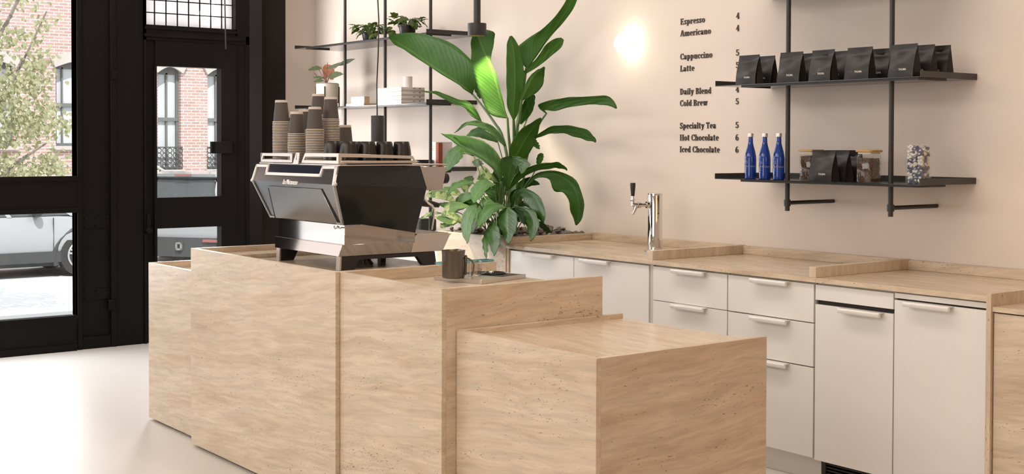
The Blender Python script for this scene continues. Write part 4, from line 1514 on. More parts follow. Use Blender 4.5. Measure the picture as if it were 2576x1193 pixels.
mc = thing('measuring_glass', 'small clear measuring glass with a round handle on the rinsing tray', 'glass', (-4.518, 3.195, .9797))
gm = MB()
gm.lathe([(.026, 0), (.0295, .003), (.0300, .062), (.0308, .064), (.0285, .064), (.0275, .060), (.0265, .006), (.001, .005)], n=28)
gm.xf(Matrix.Translation(mc.location))
gm.build('cup', MEASG, mc)
g0 = Vector(mc.location)
hh = MB()
hh.tube([g0 + hx * (.029 + .0235 * math.sin(PI * k / 10)) + Vector((0, 0, .031 + .019 * math.cos(PI * k / 10))) for k in range(11)], .0032, 8)
hh.build('handle', MEASG, mc)
sc_ = MB()
for k in range(7):
    a0 = .35
    for q in range(3):
        a = a0 + q * .13 - .5
        p = g0 + Vector((.0303 * math.cos(a), .0303 * math.sin(a), .014 + k * .0062))
        m4 = facing(p, (-math.sin(a), math.cos(a), 0), (0, 0, 1))
        i0 = len(sc_.v)
        sc_.box(-.0022, .0022, -.0009, .0009, 0, .0002)
        sc_.xf(m4, i0)
sc_.build('scale_marks', BLKPL, mc)

# ------------------------------------------------------------------ wall shelves: thin black trays on round posts
WY = 5.298
SHY = 4.872


def shelf_unit(name, label, x0, x1, posts, levels, zb, zt, arms, flange=OLVMET):
    t = thing(name, label, 'shelf', ((x0 + x1) / 2, 5.1, zb))
    for x in posts:
        MB().tube([(x, 4.946, zb), (x, 4.946, zt)], .0118, 14).build('post', BLKMET, t)
    for z in levels:
        p = MB().box(x0, x1, SHY, WY, z, z + .004)
        s = p.build('shelf', PLATE, t)
        MB().box(x0, x0 + .003, SHY, WY, z + .004, z + .029).build('end_lip', flange, s)
        MB().box(x1 - .003, x1, SHY, WY, z + .004, z + .029).build('end_lip', flange, s)
        MB().box(x0 + .003, x1 - .003, WY - .003, WY, z + .004, z + .029).build('back_lip', BLKMET, s)
        rl = MB()
        rl.box(x0 + .17, x1 - .02, SHY + .012, SHY + .024, z - .010, z - .0002)
        rl.box(x1 - .032, x1 - .02, SHY + .024, SHY + .22, z - .010, z - .0002)
        rl.box(x0 + .17, x0 + .182, SHY + .024, SHY + .22, z - .010, z - .0002)
        rl.build('support_rail', BLKMET, s)
    for x, z in arms:
        a = MB().tube([(x, 4.95, z), (x, WY, z)], .0098, 12)
        a.build('wall_arm', BLKMET, t)
        MB().tube([(x, 4.946, z - .016), (x, 4.946, z + .016)], .0165, 16).build('arm_collar', BLKMET, t)
    return t


shelf_unit('wall_shelf', 'black metal shelf unit with coffee bags and blue bottles on the right wall', -4.735, -3.485, (-4.309, -3.694), (1.366, 1.846, 2.326), 1.216, 3.597,
           ((-4.309, 1.256), (-3.694, 1.256), (-4.309, 3.3), (-3.694, 3.3)))
shelf_unit('wall_shelf', 'black metal shelf unit with potted plants and books behind the big plant', -9.42, -7.475, (-8.732, -8.141, -7.536), (1.352, 1.822, 2.306), .93, 3.597,
           ((-8.732, 3.3), (-7.536, 3.3)), BLKMET)
LZ, MZ = 1.3702, 1.8502
L1, L2, L3 = 1.3562, 1.8262, 2.3102


# ------------------------------------------------------------------ coffee bags
def bag_mesh(w, h, dp, seed, dent=1.0):
    """gusseted foil bag standing on z = 0, front towards -y, sealed flat top edge"""
    rg = random.Random(seed)
    rings = []
    N = 14
    ph = rg.uniform(0, 6)
    for i in range(N + 1):
        t = i / N
        z = h * t
        half = dp / 2 * max(0, 1 - (t / .93) ** 1.7) if t < .93 else 0
        half = max(half, .0012)
        wd = w / 2 * (1 - .045 * math.sin(PI * min(t / .9, 1)) + .012 * t)
        pin = 0.55 * half
        bul = (.006 * math.sin(PI * min(1, t / .62)) - .007 * dent * math.exp(-((t - .80) / .09) ** 2)) if t < .93 else 0
        ring = []
        for s in (-1, -.66, -.33, 0, .33, .66, 1):
            wr = (.0014 * math.sin(9 * t + 4 * s + ph) + .0018 * math.sin(5 * t - 3.1 * s + 2 * ph) * math.sin(PI * t)) * (1 if t < .9 else .3)
            ring.append((wd * s, -half - bul * (1 - s * s) + wr, z))
        ring.append((wd - pin, 0, z))
        for s in (1, .33, -.33, -1):
            ring.append((wd * s, half + .5 * bul * (1 - s * s), z))
        ring.append((-wd + pin, 0, z))
        rings.append(ring)
    m = MB().loft(rings)
    return m


BT = {}


def bag_print(par, w, y, z, sc=1.0):
    a = text_mb('CAFE', .0125 * sc, facing((-.043 * sc, y, z), (1, 0, 0), (0, 0, 1)), .0002, 0, .95)
    a.build('dim_lettering', PRINTD, par, world=False)
    c = text_mb('THUMA', .0125 * sc, facing((-.008 * sc, y, z), (1, 0, 0), (0, 0, 1)), .0002, 0.0002, .95)
    c.build('maker_lettering', PRINTW, par, world=False)


protos = []
for sd in range(3):
    o = bag_mesh(.136, .149, .062, 20 + sd, (1.0, .6, 1.4)[sd]).build('coffee_bag', BAGM, at=(0, 0, 0), angle=.9)
    bag_print(o, .139, -.0345, .030)
    protos.append(o)
used_bag = {}


def put_bag(k, x, y, z, rz, label, group):
    o = protos[k % 3]
    if k % 3 not in used_bag:
        used_bag[k % 3] = 1
        o.location = (x, y, z)
        o.rotation_euler = (0, 0, rz)
    else:
        o = copy_tree(o, (x, y, z), rz)
    tag(o, label, 'bag', group)
    return o


G1 = 'black coffee bags on the upper right shelf'
fr_x = [(-4.527, 'leftmost front bag on the upper right shelf, in front of the price list'), (-4.249, 'second black coffee bag in the front row, covering the left shelf post'),
        (-4.053, 'third black coffee bag in the front row of the upper right shelf'), (-3.838, 'fourth black coffee bag in the front row, left of the right shelf post'),
        (-3.592, 'rightmost front coffee bag, just right of the right shelf post')]
for i, (x, lb) in enumerate(fr_x):
    put_bag(i, x, 4.903, MZ, (0, .05, -.03, .04, -.02)[i], lb, G1)
bk_x = [(-4.530, 5.02, 'black coffee bag in the back row, right behind the leftmost front bag'), (-4.385, 5.11, 'mostly hidden coffee bag in the back, only its left top corner showing'),
        (-4.298, 5.035, 'black coffee bag in the back row between the second and third front bags'), (-4.070, 5.035, 'black coffee bag in the back row between the third and fourth front bags'),
        (-3.845, 5.05, 'black coffee bag in the back row left of the right post, crumpled front'), (-3.905, 5.135, 'coffee bag furthest back, a sliver above the fourth front bag'),
        (-3.580, 5.01, 'second last coffee bag from the right, behind the rightmost front bag'), (-3.561, 5.10, 'last coffee bag at the right end of the shelf, in shade')]
for i, (x, y, lb) in enumerate(bk_x):
    put_bag(i + 1, x, y, MZ, (.02, 0, .03, -.04, .08, 0, .02, .05)[i], lb, G1)
G2 = 'black coffee bags on the lower right shelf'
put_bag(0, -4.067, 4.93, LZ, .03, 'front black coffee bag on the lower shelf, between the two bean jars', G2)
put_bag(1, -4.053, 5.02, LZ, -.06, 'second black coffee bag on the lower shelf, just behind the front one', G2)
put_bag(2, -4.056, 5.11, LZ, .04, 'rearmost black coffee bag on the lower shelf, beside the right bean jar', G2)

# ------------------------------------------------------------------ blue bottles
bprof = [(.0265, 0), (.0292, .003), (.0296, .010), (.0296, .098), (.0285, .115), (.0235, .142), (.0165, .166), (.0128, .183), (.0118, .205), (.0118, .216), (.0128, .217), (.0128, .220)]
bt0 = thing('water_bottle', 'blue glass bottle', 'bottle')
MB().lathe(bprof, n=32).build('glass', BLUEG, bt0, world=False)
MB().lathe([(.0145, .214), (.0147, .216), (.0147, .2295), (.0135, .2315), (.001, .232)], n=24).build('cap', BRUSH, bt0, world=False)


def wrap_text(txt, size, rad, z, a0, par, name, mat):
    m = text_mb(txt, size, Matrix.Identity(4), .0001)
    for v in m.v:
        a = a0 + v.x / rad
        v.x, v.y, v.z = (rad + .0003) * math.cos(a), (rad + .0003) * math.sin(a), z + v.y
    return m.build(name, mat, par, world=False)


wrap_text('SARATOGA', .0125, .0297, .060, -2.15, bt0, 'maker_lettering', PRINTW)
wrap_text('S', .020, .0297, .079, -1.62, bt0, 'emblem', PRINTW)
lbm = MB()
for z in (.052, .044):
    for k in range(10):
        a = -1.85 + k * .045
        m4 = facing((.0299 * math.cos(a), .0299 * math.sin(a), z), (-math.sin(a), math.cos(a), 0), (0, 0, 1))
        i0 = len(lbm.v)
        lbm.box(-.0008, .0008, -.0003, .0003, 0, .0001)
        lbm.xf(m4, i0)
for z, n in ((.033, 10), (.026, 7), (.015, 9)):
    for k in range(n):
        a = -2.0 + k * .05
        m4 = facing((.0299 * math.cos(a), .0299 * math.sin(a), z), (-math.sin(a), math.cos(a), 0), (0, 0, 1))
        i0 = len(lbm.v)
        lbm.box(-.0006, .0006, -.0006, .0006, 0, .0001)
        lbm.xf(m4, i0)
lbm.build('label_lines', PRINTW, bt0, world=False)
for i, (x, lb) in enumerate(((-4.545, 'leftmost of the three blue glass bottles on the lower right shelf'), (-4.449, 'middle one of the three blue glass bottles on the lower right shelf'),
                             (-4.356, 'rightmost blue glass bottle, next to the left shelf post'))):
    o = bt0 if i == 0 else copy_tree(bt0)
    o.location = (x, 4.935 if i == 0 else 4.935, LZ)
    tag(o, lb, 'bottle', 'blue bottles on the lower right shelf')


# ------------------------------------------------------------------ bean jars
def bean_jar(x, y, label, fill):
    t = thing('bean_jar', label, 'jar', (x, y, LZ), 'bean jars on the lower right shelf')
    a, c = .043, .043
    rings = []
    for z, i_ in ((.0, .003), (.003, 0), (.120, 0), (.128, .004), (.132, .004)):
        rings.append([(p, q, z) for p, q in rounded(-a + i_, a - i_, -c + i_, c - i_, .014)])
    MB().loft(rings, cap=False).build('glass', JARG, t, world=False)
    MB().loft([[(p, q, .0) for p, q in rounded(-a + .004, a - .004, -c + .004, c - .004, .012)], [(p, q, .003) for p, q in rounded(-a + .004, a - .004, -c + .004, c - .004, .012)]]).build('base', JARG, t, world=False)
    lr = MB().loft([[(p, q, .133) for p, q in rounded(-a + .004, a - .004, -c + .004, c - .004, .012)], [(p, q, .141) for p, q in rounded(-a + .004, a - .004, -c + .004, c - .004, .012)]])
    lr.build('seal', CREAM, t, world=False)
    ld_ = MB().loft([[(p, q, .142) for p, q in rounded(-a - .004, a + .004, -c - .004, c + .004, .018)], [(p, q, .144) for p, q in rounded(-a - .006, a + .006, -c - .006, c + .006, .02)],
                     [(p, q, .150) for p, q in rounded(-a - .006, a + .006, -c - .006, c + .006, .02)], [(p, q, .152) for p, q in rounded(-a - .004, a + .004, -c - .004, c + .004, .018)]])
    ld_.build('lid', BAMB, t, world=False)
    m = MB()
    rg = random.Random(int(abs(x) * 1000))
    h = fill
    m.loft([[(p, q, .004) for p, q in rounded(-a + .0075, a - .0075, -c + .0075, c - .0075, .012)], [(p, q, h - .006) for p, q in rounded(-a + .0075, a - .0075, -c + .0075, c - .0075, .012)]])
    for k in range(900):
        s = rg.random()
        e = a - .0068
        if s < .32:
            p = Vector((rg.uniform(-e, e), -e, rg.uniform(.008, h)))
        elif s < .64:
            p = Vector((e, rg.uniform(-e, e), rg.uniform(.008, h)))
        elif s < .76:
            p = Vector((-e, rg.uniform(-e, e), rg.uniform(.008, h)))
        else:
            p = Vector((rg.uniform(-e, e), rg.uniform(-e, e), h + rg.uniform(-.006, .002)))
        if abs(p.x) > e - .007 and abs(p.y) > e - .007:
            p.x *= .9
            p.y *= .9
        i0 = len(m.v)
        m.ball((0, 0, 0), .0046, .0033, .0026, 7, 4)
        m.xf(Matrix.Translation(p) @ Matrix.Rotation(rg.uniform(0, 6), 4, 'Z') @ Matrix.Rotation(rg.uniform(0, 3), 4, 'X'), i0)
    bo = m.build('coffee_beans', BEANS, t, world=False)
    bo['kind'] = 'stuff'
    return t


bean_jar(-4.195, 4.985, 'square glass jar of coffee beans behind the front bag, left one with bamboo lid', .118)
bean_jar(-3.808, 4.935, 'square glass jar of coffee beans with bamboo lid, left of the right shelf post', .110)

# ------------------------------------------------------------------ clear box of wrapped sweets
cb = thing('sweets_box', 'tall clear acrylic box filled with navy and cream wrapped sweets', 'container', (-3.552, 4.955, LZ))
ca, cc, chh = .0425, .037, .178
for bx in ((-ca, -ca + .0015, -cc, cc, .003, chh), (ca - .0015, ca, -cc, cc, .003, chh), (-ca + .0015, ca - .0015, -cc, -cc + .0015, .003, chh), (-ca + .0015, ca - .0015, cc - .0015, cc, .003, chh)):
    MB().box(*bx).build('side_wall', ACRY, cb, world=False)
MB().box(-ca, ca, -cc, cc, 0, .003).build('base', ACRY, cb, world=False)
sw0 = {}
rng = random.Random(3)
for lay in range(11):
    for i in range(3):
        for j in range(3):
            if i == 1 and j == 1:
                continue
            navy = rng.random() < .52
            key = 'navy' if navy else 'cream'
            p = (-3.552 + (i - 1) * .0265 + rng.uniform(-.0015, .0015), 4.955 + (j - 1) * .0222 + rng.uniform(-.001, .001), LZ + .0115 + lay * .0152 + rng.uniform(-.001, .001))
            if lay == 10 and rng.random() < .3:
                continue
            if key not in sw0:
                m = MB()
                s = (.0120, .0092, .0064)
                m.loft([[(x, y, z) for x, y in rounded(-s[0] + q, s[0] - q, -s[1] + q, s[1] - q, .002, 2)] for z, q in ((-s[2], .0015), (-s[2] + .0015, 0), (s[2] - .0015, 0), (s[2], .0015))])
                o = m.build('wrapped_sweet', NAVY if navy else CRMW, at=(0, 0, 0))
                pr = MB().box(-.005, .005, -.004, .004, s[2], s[2] + .0002).box(-.005, .005, -s[1] - .0002, -s[1], -.003, .003)
                pr.build('print', PRINTW if navy else BLUEP, o, world=False)
                sw0[key] = o
            else:
                o = copy_tree(sw0[key])
            o.location = p
            o.rotation_euler = (rng.uniform(-.9, .9), rng.uniform(-.7, .7), rng.uniform(-.6, .6))
            tag(o, '%s wrapped sweet in the clear acrylic box on the lower right shelf' % ('navy blue' if navy else 'cream'), 'sweet', 'wrapped sweets in the clear box')

# ------------------------------------------------------------------ things on the shelves behind the plant
BG = 'white boxed books stacked under the candle'
for k, lb in enumerate(('lowest white boxed book of the stack under the candle', 'second lowest white boxed book of the stack under the candle', 'second highest white boxed book of the stack under the candle',
                        'topmost white boxed book, directly under the candle')):
    t = thing('boxed_book', lb, 'book', (-8.01, 5.02, L2 + k * .0307), BG)
    x0, x1, y0, y1 = -8.175, -7.845, 4.90, 5.10
    z = L2 + k * .0307
    MB().box(x0, x1, y0, y1, z, z + .0300).build('case', BOXW, t, bevel=.0015, seg=1)
    g = MB()
    for y in (5.0, 5.01, 5.05):
        g.box(x1, x1 + .0006, y, y + .006 if y < 5.04 else y + .014, z + .020, z + .025)
    g.build('magnet_clasp', BLKPL, t)
    MB().box(x1, x1 + .0004, y0 + .001, y1 - .001, z + .001, z + .012).build('side_flap', BOXG, t)
    tm = text_mb('COFFEE TABLE', .013, facing((-8.13, y0 - .0003, z + .011), (1, 0, 0), (0, 0, 1)), .0001, 0, .9)
    tm.build('spine_lettering', BOXG, t)
    MB().lathe([(.006, 0), (.006, .0004), (.001, .0004)], n=12).xf(Matrix.Translation((-7.895, y0, z + .016)) @ Matrix.Rotation(PI / 2, 4, 'X')).build('spine_emblem', BOXG, t)
cz = L2 + 4 * .0307
cd = MB().lathe([(.030, 0), (.0335, .003), (.0345, .082), (.0325, .0825), (.0315, .066), (.001, .065)], (-7.965, 5.03, cz), 28)
tag(cd.build('candle', WAXW, at=(-7.965, 5.03, cz)), 'white candle jar standing on the stacked white books', 'candle')
sb2 = thing('card_box', 'long flat cream box with a tan end on the middle left shelf', 'box', (-8.55, 4.99, L2))
MB().box(-8.69, -8.425, 4.93, 5.06, L2, L2 + .020).build('lid', BOXW, sb2, bevel=.001, seg=1)
MB().box(-8.425, -8.417, 4.93, 5.06, L2, L2 + .020).build('end_panel', BOXT, sb2)
sb3 = thing('card_box', 'small cream box standing on the long flat box', 'box', (-8.58, 5.0, L2 + .0202))
MB().box(-8.675, -8.478, 4.965, 5.01, L2 + .0202, L2 + .074).build('case', CREAM, sb3, bevel=.001, seg=1)
MB().box(-8.478, -8.474, 4.965, 5.01, L2 + .0202, L2 + .074).build('end_panel', BOXT, sb3)
text_mb('HOME', .010, facing((-8.59, 4.9646, L2 + .046), (1, 0, 0), (0, 0, 1)), .0001).build('lettering', BOXG, sb3)

# saucers and books on the lowest left shelf
sp0 = None
for k in range(6):
    m = MB().lathe([(.035, 0), (.045, .002), (.066, .008), (.068, .0105), (.066, .0115), (.04, .005), (.001, .004)], n=28)
    if sp0 is None:
        sp0 = m.build('saucer', SAUC, at=(0, 0, 0))
        o = sp0
    else:
        o = sp0.copy()
        COL.objects.link(o)
    o.location = (-7.725, 5.02, L1 + k * .0122)
    tag(o, 'dark saucer in the stack on the lowest left shelf, %s' % ('at the bottom', 'second from the bottom', 'third from the bottom', 'third from the top', 'second from the top', 'topmost')[k], 'saucer', 'dark saucers stacked behind the espresso machine')
lb1 = thing('book', 'white book with small blue pattern upright on the lowest left shelf', 'book', (-7.66, 5.12, L1))
MB().box(-7.695, -7.640, 5.06, 5.20, L1, L1 + .20).build('cover', BOXW, lb1, bevel=.001, seg=1)
q = MB()
for i in range(5):
    for j in range(3):
        q.box(-7.688 + i * .009, -7.683 + i * .009, 5.0592, 5.06, L1 + .14 + j * .013, L1 + .146 + j * .013)
q.build('cover_print', BOXG, lb1)
MB().ball((-7.668, 5.0597, L1 + .05), .008, .0008, .014, 12, 8).build('cover_emblem', BLUEP, lb1)
lb2 = thing('book', 'rust red book upright beside the white book, half behind leaves', 'book', (-7.62, 5.12, L1))
MB().box(-7.637, -7.606, 5.06, 5.095, L1, L1 + .195).build('cover', REDB, lb2, bevel=.001, seg=1)


# potted plants
def potted(name, label, x, y, z, rad, h, seed, nleaf, spread, pot_mat=BLKPL):
    t = thing(name, label, 'plant', (x, y, z), 'trailing plants on the top left shelf')
    p = MB().lathe([(rad * .74, 0), (rad * .76, .002), (rad * .96, h * .86), (rad * 1.06, h * .86), (rad * 1.08, h), (rad * .98, h), (rad * .92, h * .88), (.001, h * .86)], (x, y, z), 28)
    p.build('pot', pot_mat, t)
    rg = random.Random(seed)
    f, s = MB(), MB()
    for k in range(nleaf):
        a = k * 2.4 + rg.uniform(-.3, .3)
        rr = rg.uniform(.25, 1) ** .6 * spread
        zt = z + h + rg.uniform(-.008, .055) + .04 * (1 - rr / spread)
        c = Vector((x + rr * math.cos(a), y + rr * math.sin(a), zt))
        st_ = Vector((x + .3 * rad * math.cos(a), y + .3 * rad * math.sin(a), z + h * .88))
        mid = (st_ + c) / 2 + Vector((0, 0, .035))
        s.tube([st_, mid, c], .0016, 5, False)
        L_ = rg.uniform(.055, .082)
        dv = Vector((math.cos(a) * .7, math.sin(a) * .7, rg.uniform(-.75, .25))).normalized()
        leaf_mesh(simple_leaf(c, c + dv * L_, (-math.sin(a) + rg.uniform(-.3, .3), math.cos(a), rg.uniform(-.3, .3)), L_ * .86, .008), 8, 3, .15, f)
    f.build('foliage', LEAF_S, t)
    s.build('stems', STEMG, t)
    return t


pp1 = potted('trailing_plant', 'trailing plant in a black pot, left one on the top left shelf', -8.555, 5.06, L3, .062, .082, 4, 30, .105)
tr_ = MB()
c_ = [Vector((-8.49, 5.03, L3 + .07)), Vector((-8.40, 4.99, L3 + .075)), Vector((-8.33, 4.96, L3 + .03)), Vector((-8.30, 4.95, L3 + .012))]
tr_.tube(c_, .0016, 5, False)
tr_.build('runner', STEMG, pp1)
f = MB()
leaf_mesh(simple_leaf((-8.32, 4.95, L3 + .052), (-8.345, 4.93, L3 + .004), (.8, .5, 0), .05), 8, 3, .1, f)
leaf_mesh(simple_leaf((-8.30, 4.96, L3 + .06), (-8.27, 4.95, L3 + .015), (.3, .8, 0), .03), 8, 3, .1, f)
f.build('runner_foliage', LEAF_S, pp1)
pp2 = potted('trailing_plant', 'trailing plant in a black pot beside the second shelf post, above the big leaf', -7.985, 5.04, L3, .066, .095, 9, 26, .115)
f = MB()
for k in range(7):
    rg = random.Random(30 + k)
    c = Vector((-8.11 + rg.uniform(-.03, .03), 4.98 + rg.uniform(-.03, .03), L3 + .09 - k * .008))
    leaf_mesh(simple_leaf(c, c + Vector((-.03 + .01 * k, -.02, -.05)), (.6, .7, 0), .055), 8, 3, .1, f)
f.build('side_foliage', LEAF_S, pp2)

ph = thing('philodendron', 'reddish leaved plant in a cream pot on a black wire stand', 'plant', (-9.07, 4.97, L2))
pxx, pyy = -9.07, 4.98
MB().lathe([(.070, .030), (.084, .036), (.090, .050), (.090, .188), (.086, .190), (.084, .180), (.001, .178)], (pxx, pyy, L2), 36).build('pot', CREAM, ph)
MB().lathe([(.083, .1785), (.083, .193), (.079, .194), (.079, .180)], (pxx, pyy, L2), 30, False).build('inner_pot', OLVMET, ph)
MB().lathe([(.082, .178), (.05, .186), (.001, .188)], (pxx, pyy, L2), 24).build('soil', SOIL, ph)
stn = MB()
for a in (-2.30, -.75, .8, 2.4):
    qx, qy = pxx + .0935 * math.cos(a), pyy + .0935 * math.sin(a)
    stn.box(qx - .0035, qx + .0035, qy - .0035, qy + .0035, L2, L2 + .165)
stn.box(pxx - .092, pxx + .092, pyy - .004, pyy + .004, L2 + .020, L2 + .028)
stn.box(pxx - .004, pxx + .004, pyy - .092, pyy + .092, L2 + .020, L2 + .028)
stn.build('wire_stand', BLKMET, ph)

# ------------------------------------------------------------------ lamps
gl = thing('wall_globe_lamp', 'glowing round opal globe lamp on the beige wall beside the price list', 'lamp', (-5.843, 5.234, 2.155))
MB().ball((-5.843, 5.234, 2.155), .063, n=36, m=24).build('globe', GLOBE, gl)
MB().tube([(-5.843, 5.297, 2.155), (-5.843, 5.284, 2.155)], .028, 24).build('wall_plate', CREAM, gl)

sx, sy, sz = -6.80, 4.82, 2.240
spt = thing('ceiling_spotlight', 'black spotlight on a thick stem hanging over the big plant', 'lamp', (sx, sy, 3.6))
MB().tube([(sx, sy, 3.598), (sx, sy, 2.3185)], .0232, 24).build('stem', BLKMET, spt)
MB().lathe([(.0225, .080), (.058, .080), (.0605, .0775), (.0605, .004), (.059, 0), (.050, 0), (.046, .02), (.001, .022)], (sx, sy, sz), 36).build('lamp_head', BLKMET, spt)
MB().lathe([(.0495, .0005), (.051, .0005), (.051, .004), (.0495, .004)], (sx, sy, sz), 30).build('inner_ring', BAMB, spt)
MB().lathe([(.030, .0205), (.030, .0195), (.001, .0195)], (sx, sy, sz), 24).build('bulb', LAMPI, spt)
lamp('spot_beam', 'SPOT', (sx, sy, sz - .012), (-6.76, 4.93, .98), 50, (1.0, .86, .62), spot_size=math.radians(74), spot_blend=.55, shadow_soft_size=.03)

px_, py_ = -6.674, 4.0
pnd = thing('pendant_lamp', 'slim black cylinder lamp on a thin cord above the espresso machine', 'lamp', (px_, py_, 3.6))
cdm = MB()
cdm.tube([(px_ + .012 * math.sin(k * 1.1) * (k < 9), py_ + .004 * math.cos(k * 1.7), 3.598 - k * .1884) for k in range(11)], .0042, 8)
cdm.build('cord', BLKPL, pnd)
MB().lathe([(.006, .158), (.0385, .156), (.0395, .154), (.0395, .001), (.0375, 0), (.035, 0), (.033, .03), (.001, .032)], (px_, py_, 1.556), 30).build('shade', BLKMET, pnd)
MB().lathe([(.0355, .0003), (.0372, .0003), (.0372, .005), (.0355, .005)], (px_, py_, 1.556), 30).build('inner_ring', BAMB, pnd)
MB().lathe([(.022, .0305), (.022, .0295), (.001, .0295)], (px_, py_, 1.556), 20).build('bulb', LAMPI, pnd)

# ------------------------------------------------------------------ price list: raised serif letters on the wall
TK, TN, SH = .158, .07, .065          # thick stroke, thin stroke, serif height (cap height = 1)


def P_rect(x0, y0, x1, y1):
    return [(x0, y0), (x1, y0), (x1, y1), (x0, y1)]


def P_stem(x, y0, y1, s='tb', w=TK, ext=.075):
    out = [P_rect(x - w / 2, y0, x + w / 2, y1)]
    if 'b' in s:
        out.append(P_rect(x - w / 2 - ext, y0, x + w / 2 + ext, y0 + SH))
    if 't' in s:
        out.append(P_rect(x - w / 2 - ext, y1 - SH, x + w / 2 + ext, y1))
    if 'l' in s:
        out.append([(x - w / 2 - ext, y1 - SH), (x, y1 - SH), (x, y1), (x - w / 2 - ext * .6, y1)])
    return out


def P_arc(cx, cy, rx, ry, a0, a1, tk=TK, tn=TN, n=14):
    out = []
    pts = []
    for k in range(n + 1):
        a = math.radians(a0 + (a1 - a0) * k / n)
        w = tn + (tk - tn) * abs(math.cos(a)) ** 1.3
        c, s = math.cos(a), math.sin(a)
        pts.append(((cx + rx * c, cy + ry * s), (cx + (rx - w) * c, cy + (ry - min(w, tn * 1.25)) * s)))
    for (o1, i1), (o2, i2) in zip(pts[:-1], pts[1:]):
        out.append([o1, o2, i2, i1])
    return out


def P_diag(x0, y0, x1, y1, w):
    return [[(x0 - w / 2, y0), (x0 + w / 2, y0), (x1 + w / 2, y1), (x1 - w / 2, y1)]]


XH = .70
GL = {}
GL['E'] = (.60, P_stem(.16, 0, 1) + [P_rect(.16, .93, .53, 1), P_rect(.16, 0, .55, .07), P_rect(.2, .47, .42, .54), P_rect(.46, .80, .53, 1), P_rect(.48, 0, .55, .22), P_rect(.38, .38, .43, .63)])
GL['A'] = (.68, P_diag(.09, 0, .30, 1, .08) + P_diag(.56, 0, .36, 1, .20) + [P_rect(.16, .28, .48, .35), P_rect(0, 0, .2, SH), P_rect(.40, 0, .68, SH)])
GL['C'] = (.60, P_arc(.33, .5, .30, .51, 50, 310) + [P_rect(.50, .66, .57, 1.0), P_rect(.50, .06, .55, .25)])
GL['L'] = (.55, P_stem(.16, 0, 1) + [P_rect(.16, 0, .52, .07), P_rect(.45, 0, .52, .28)])
GL['D'] = (.66, P_stem(.16, 0, 1) + P_arc(.22, .5, .40, .5, -90, 90))
GL['B'] = (.62, P_stem(.16, 0, 1) + P_arc(.22, .76, .33, .25, -90, 90) + P_arc(.22, .26, .38, .27, -90, 90))
GL['S'] = (.54, P_arc(.27, .74, .23, .27, 40, 200) + P_arc(.27, .26, .24, .27, -160, 20) + P_diag(.40, .34, .14, .66, .20) + [P_rect(.42, .70, .48, 1), P_rect(.04, 0, .10, .30)])
GL['T'] = (.62, P_stem(.31, 0, 1, 'b') + [P_rect(.03, .93, .59, 1), P_rect(.03, .74, .10, 1), P_rect(.52, .74, .59, 1)])
GL['H'] = (.74, P_stem(.17, 0, 1) + P_stem(.57, 0, 1) + [P_rect(.2, .47, .55, .54)])
GL['I'] = (.34, P_stem(.17, 0, 1))
GL['s'] = (.42, P_arc(.21, .52, .17, .19, 40, 210) + P_arc(.21, .18, .18, .19, -150, 30) + P_diag(.30, .24, .12, .46, .17) + [P_rect(.32, .50, .37, .70), P_rect(.04, 0, .09, .20)])
GL['p'] = (.56, P_stem(.15, -.27, XH, 'bl') + P_arc(.26, .35, .26, .36, -125, 125))
GL['r'] = (.45, P_stem(.15, 0, XH, 'bl') + P_arc(.32, .46, .14, .24, 60, 170) + [P_rect(.33, .50, .44, .68)])
GL['e'] = (.49, P_arc(.26, .35, .23, .36, 0, 310) + [P_rect(.10, .33, .48, .40)])
GL['o'] = (.53, P_arc(.265, .35, .24, .36, 0, 360, n=22))
GL['m'] = (.88, P_stem(.15, 0, XH, 'bl', ext=.05) + P_stem(.44, 0, .56, 'b', ext=.05) + P_stem(.73, 0, .56, 'b', ext=.05) + P_arc(.35, .50, .18, .21, 0, 150) + P_arc(.64, .50, .18, .21, 0, 150))
GL['i'] = (.29, P_stem(.145, 0, XH, 'bl', ext=.06) + P_arc(.145, .90, .095, .095, 0, 360, .09, .09, 12))
GL['c'] = (.45, P_arc(.26, .35, .23, .36, 50, 315) + [P_rect(.34, .46, .44, .62)])
GL['a'] = (.52, P_stem(.36, 0, .52, 'b', ext=.04) + P_arc(.24, .50, .215, .21, 0, 160) + P_arc(.23, .19, .20, .20, 20, 340) + [P_rect(.05, .46, .14, .58)])
GL['n'] = (.60, P_stem(.15, 0, XH, 'bl', ext=.06) + P_stem(.45, 0, .54, 'b', ext=.05) + P_arc(.35, .49, .19, .22, 0, 150))
GL['u'] = (.60, P_stem(.15, .14, XH, 'l', ext=.06) + P_stem(.45, 0, XH, 'l', ext=.06) + P_arc(.25, .20, .19, .21, 180, 320) + [P_rect(.45, 0, .58, SH)])
GL['t'] = (.40, P_stem(.17, .12, .92, '') + P_arc(.26, .17, .18, .18, 180, 310) + [P_rect(.03, .63, .36, .70)])
GL['l'] = (.29, P_stem(.145, 0, 1.02, 'bl', ext=.06))
GL['y'] = (.55, P_diag(.30, .0, .13, XH, .18) + P_diag(.27, -.06, .46, XH, .075) + P_diag(.16, -.27, .29, .02, .085) + [P_rect(.0, XH - SH, .26, XH), P_rect(.36, XH - SH, .56, XH), P_rect(.05, -.28, .20, -.17)])
GL['d'] = (.57, P_stem(.41, 0, 1.02, 'l', ext=.06) + P_arc(.29, .35, .26, .36, 55, 305) + [P_rect(.41, 0, .55, SH)])
GL['w'] = (.82, P_diag(.26, 0, .13, XH, .17) + P_diag(.27, 0, .40, XH, .07) + P_diag(.55, 0, .42, XH, .17) + P_diag(.56, 0, .70, XH, .07) + [P_rect(.0, XH - SH, .25, XH), P_rect(.30, XH - SH, .54, XH), P_rect(.60, XH - SH, .81, XH)])
GL['h'] = (.60, P_stem(.15, 0, 1.02, 'bl', ext=.06) + P_stem(.45, 0, .54, 'b', ext=.05) + P_arc(.35, .49, .19, .22, 0, 150))
GL['B2'] = GL['B']
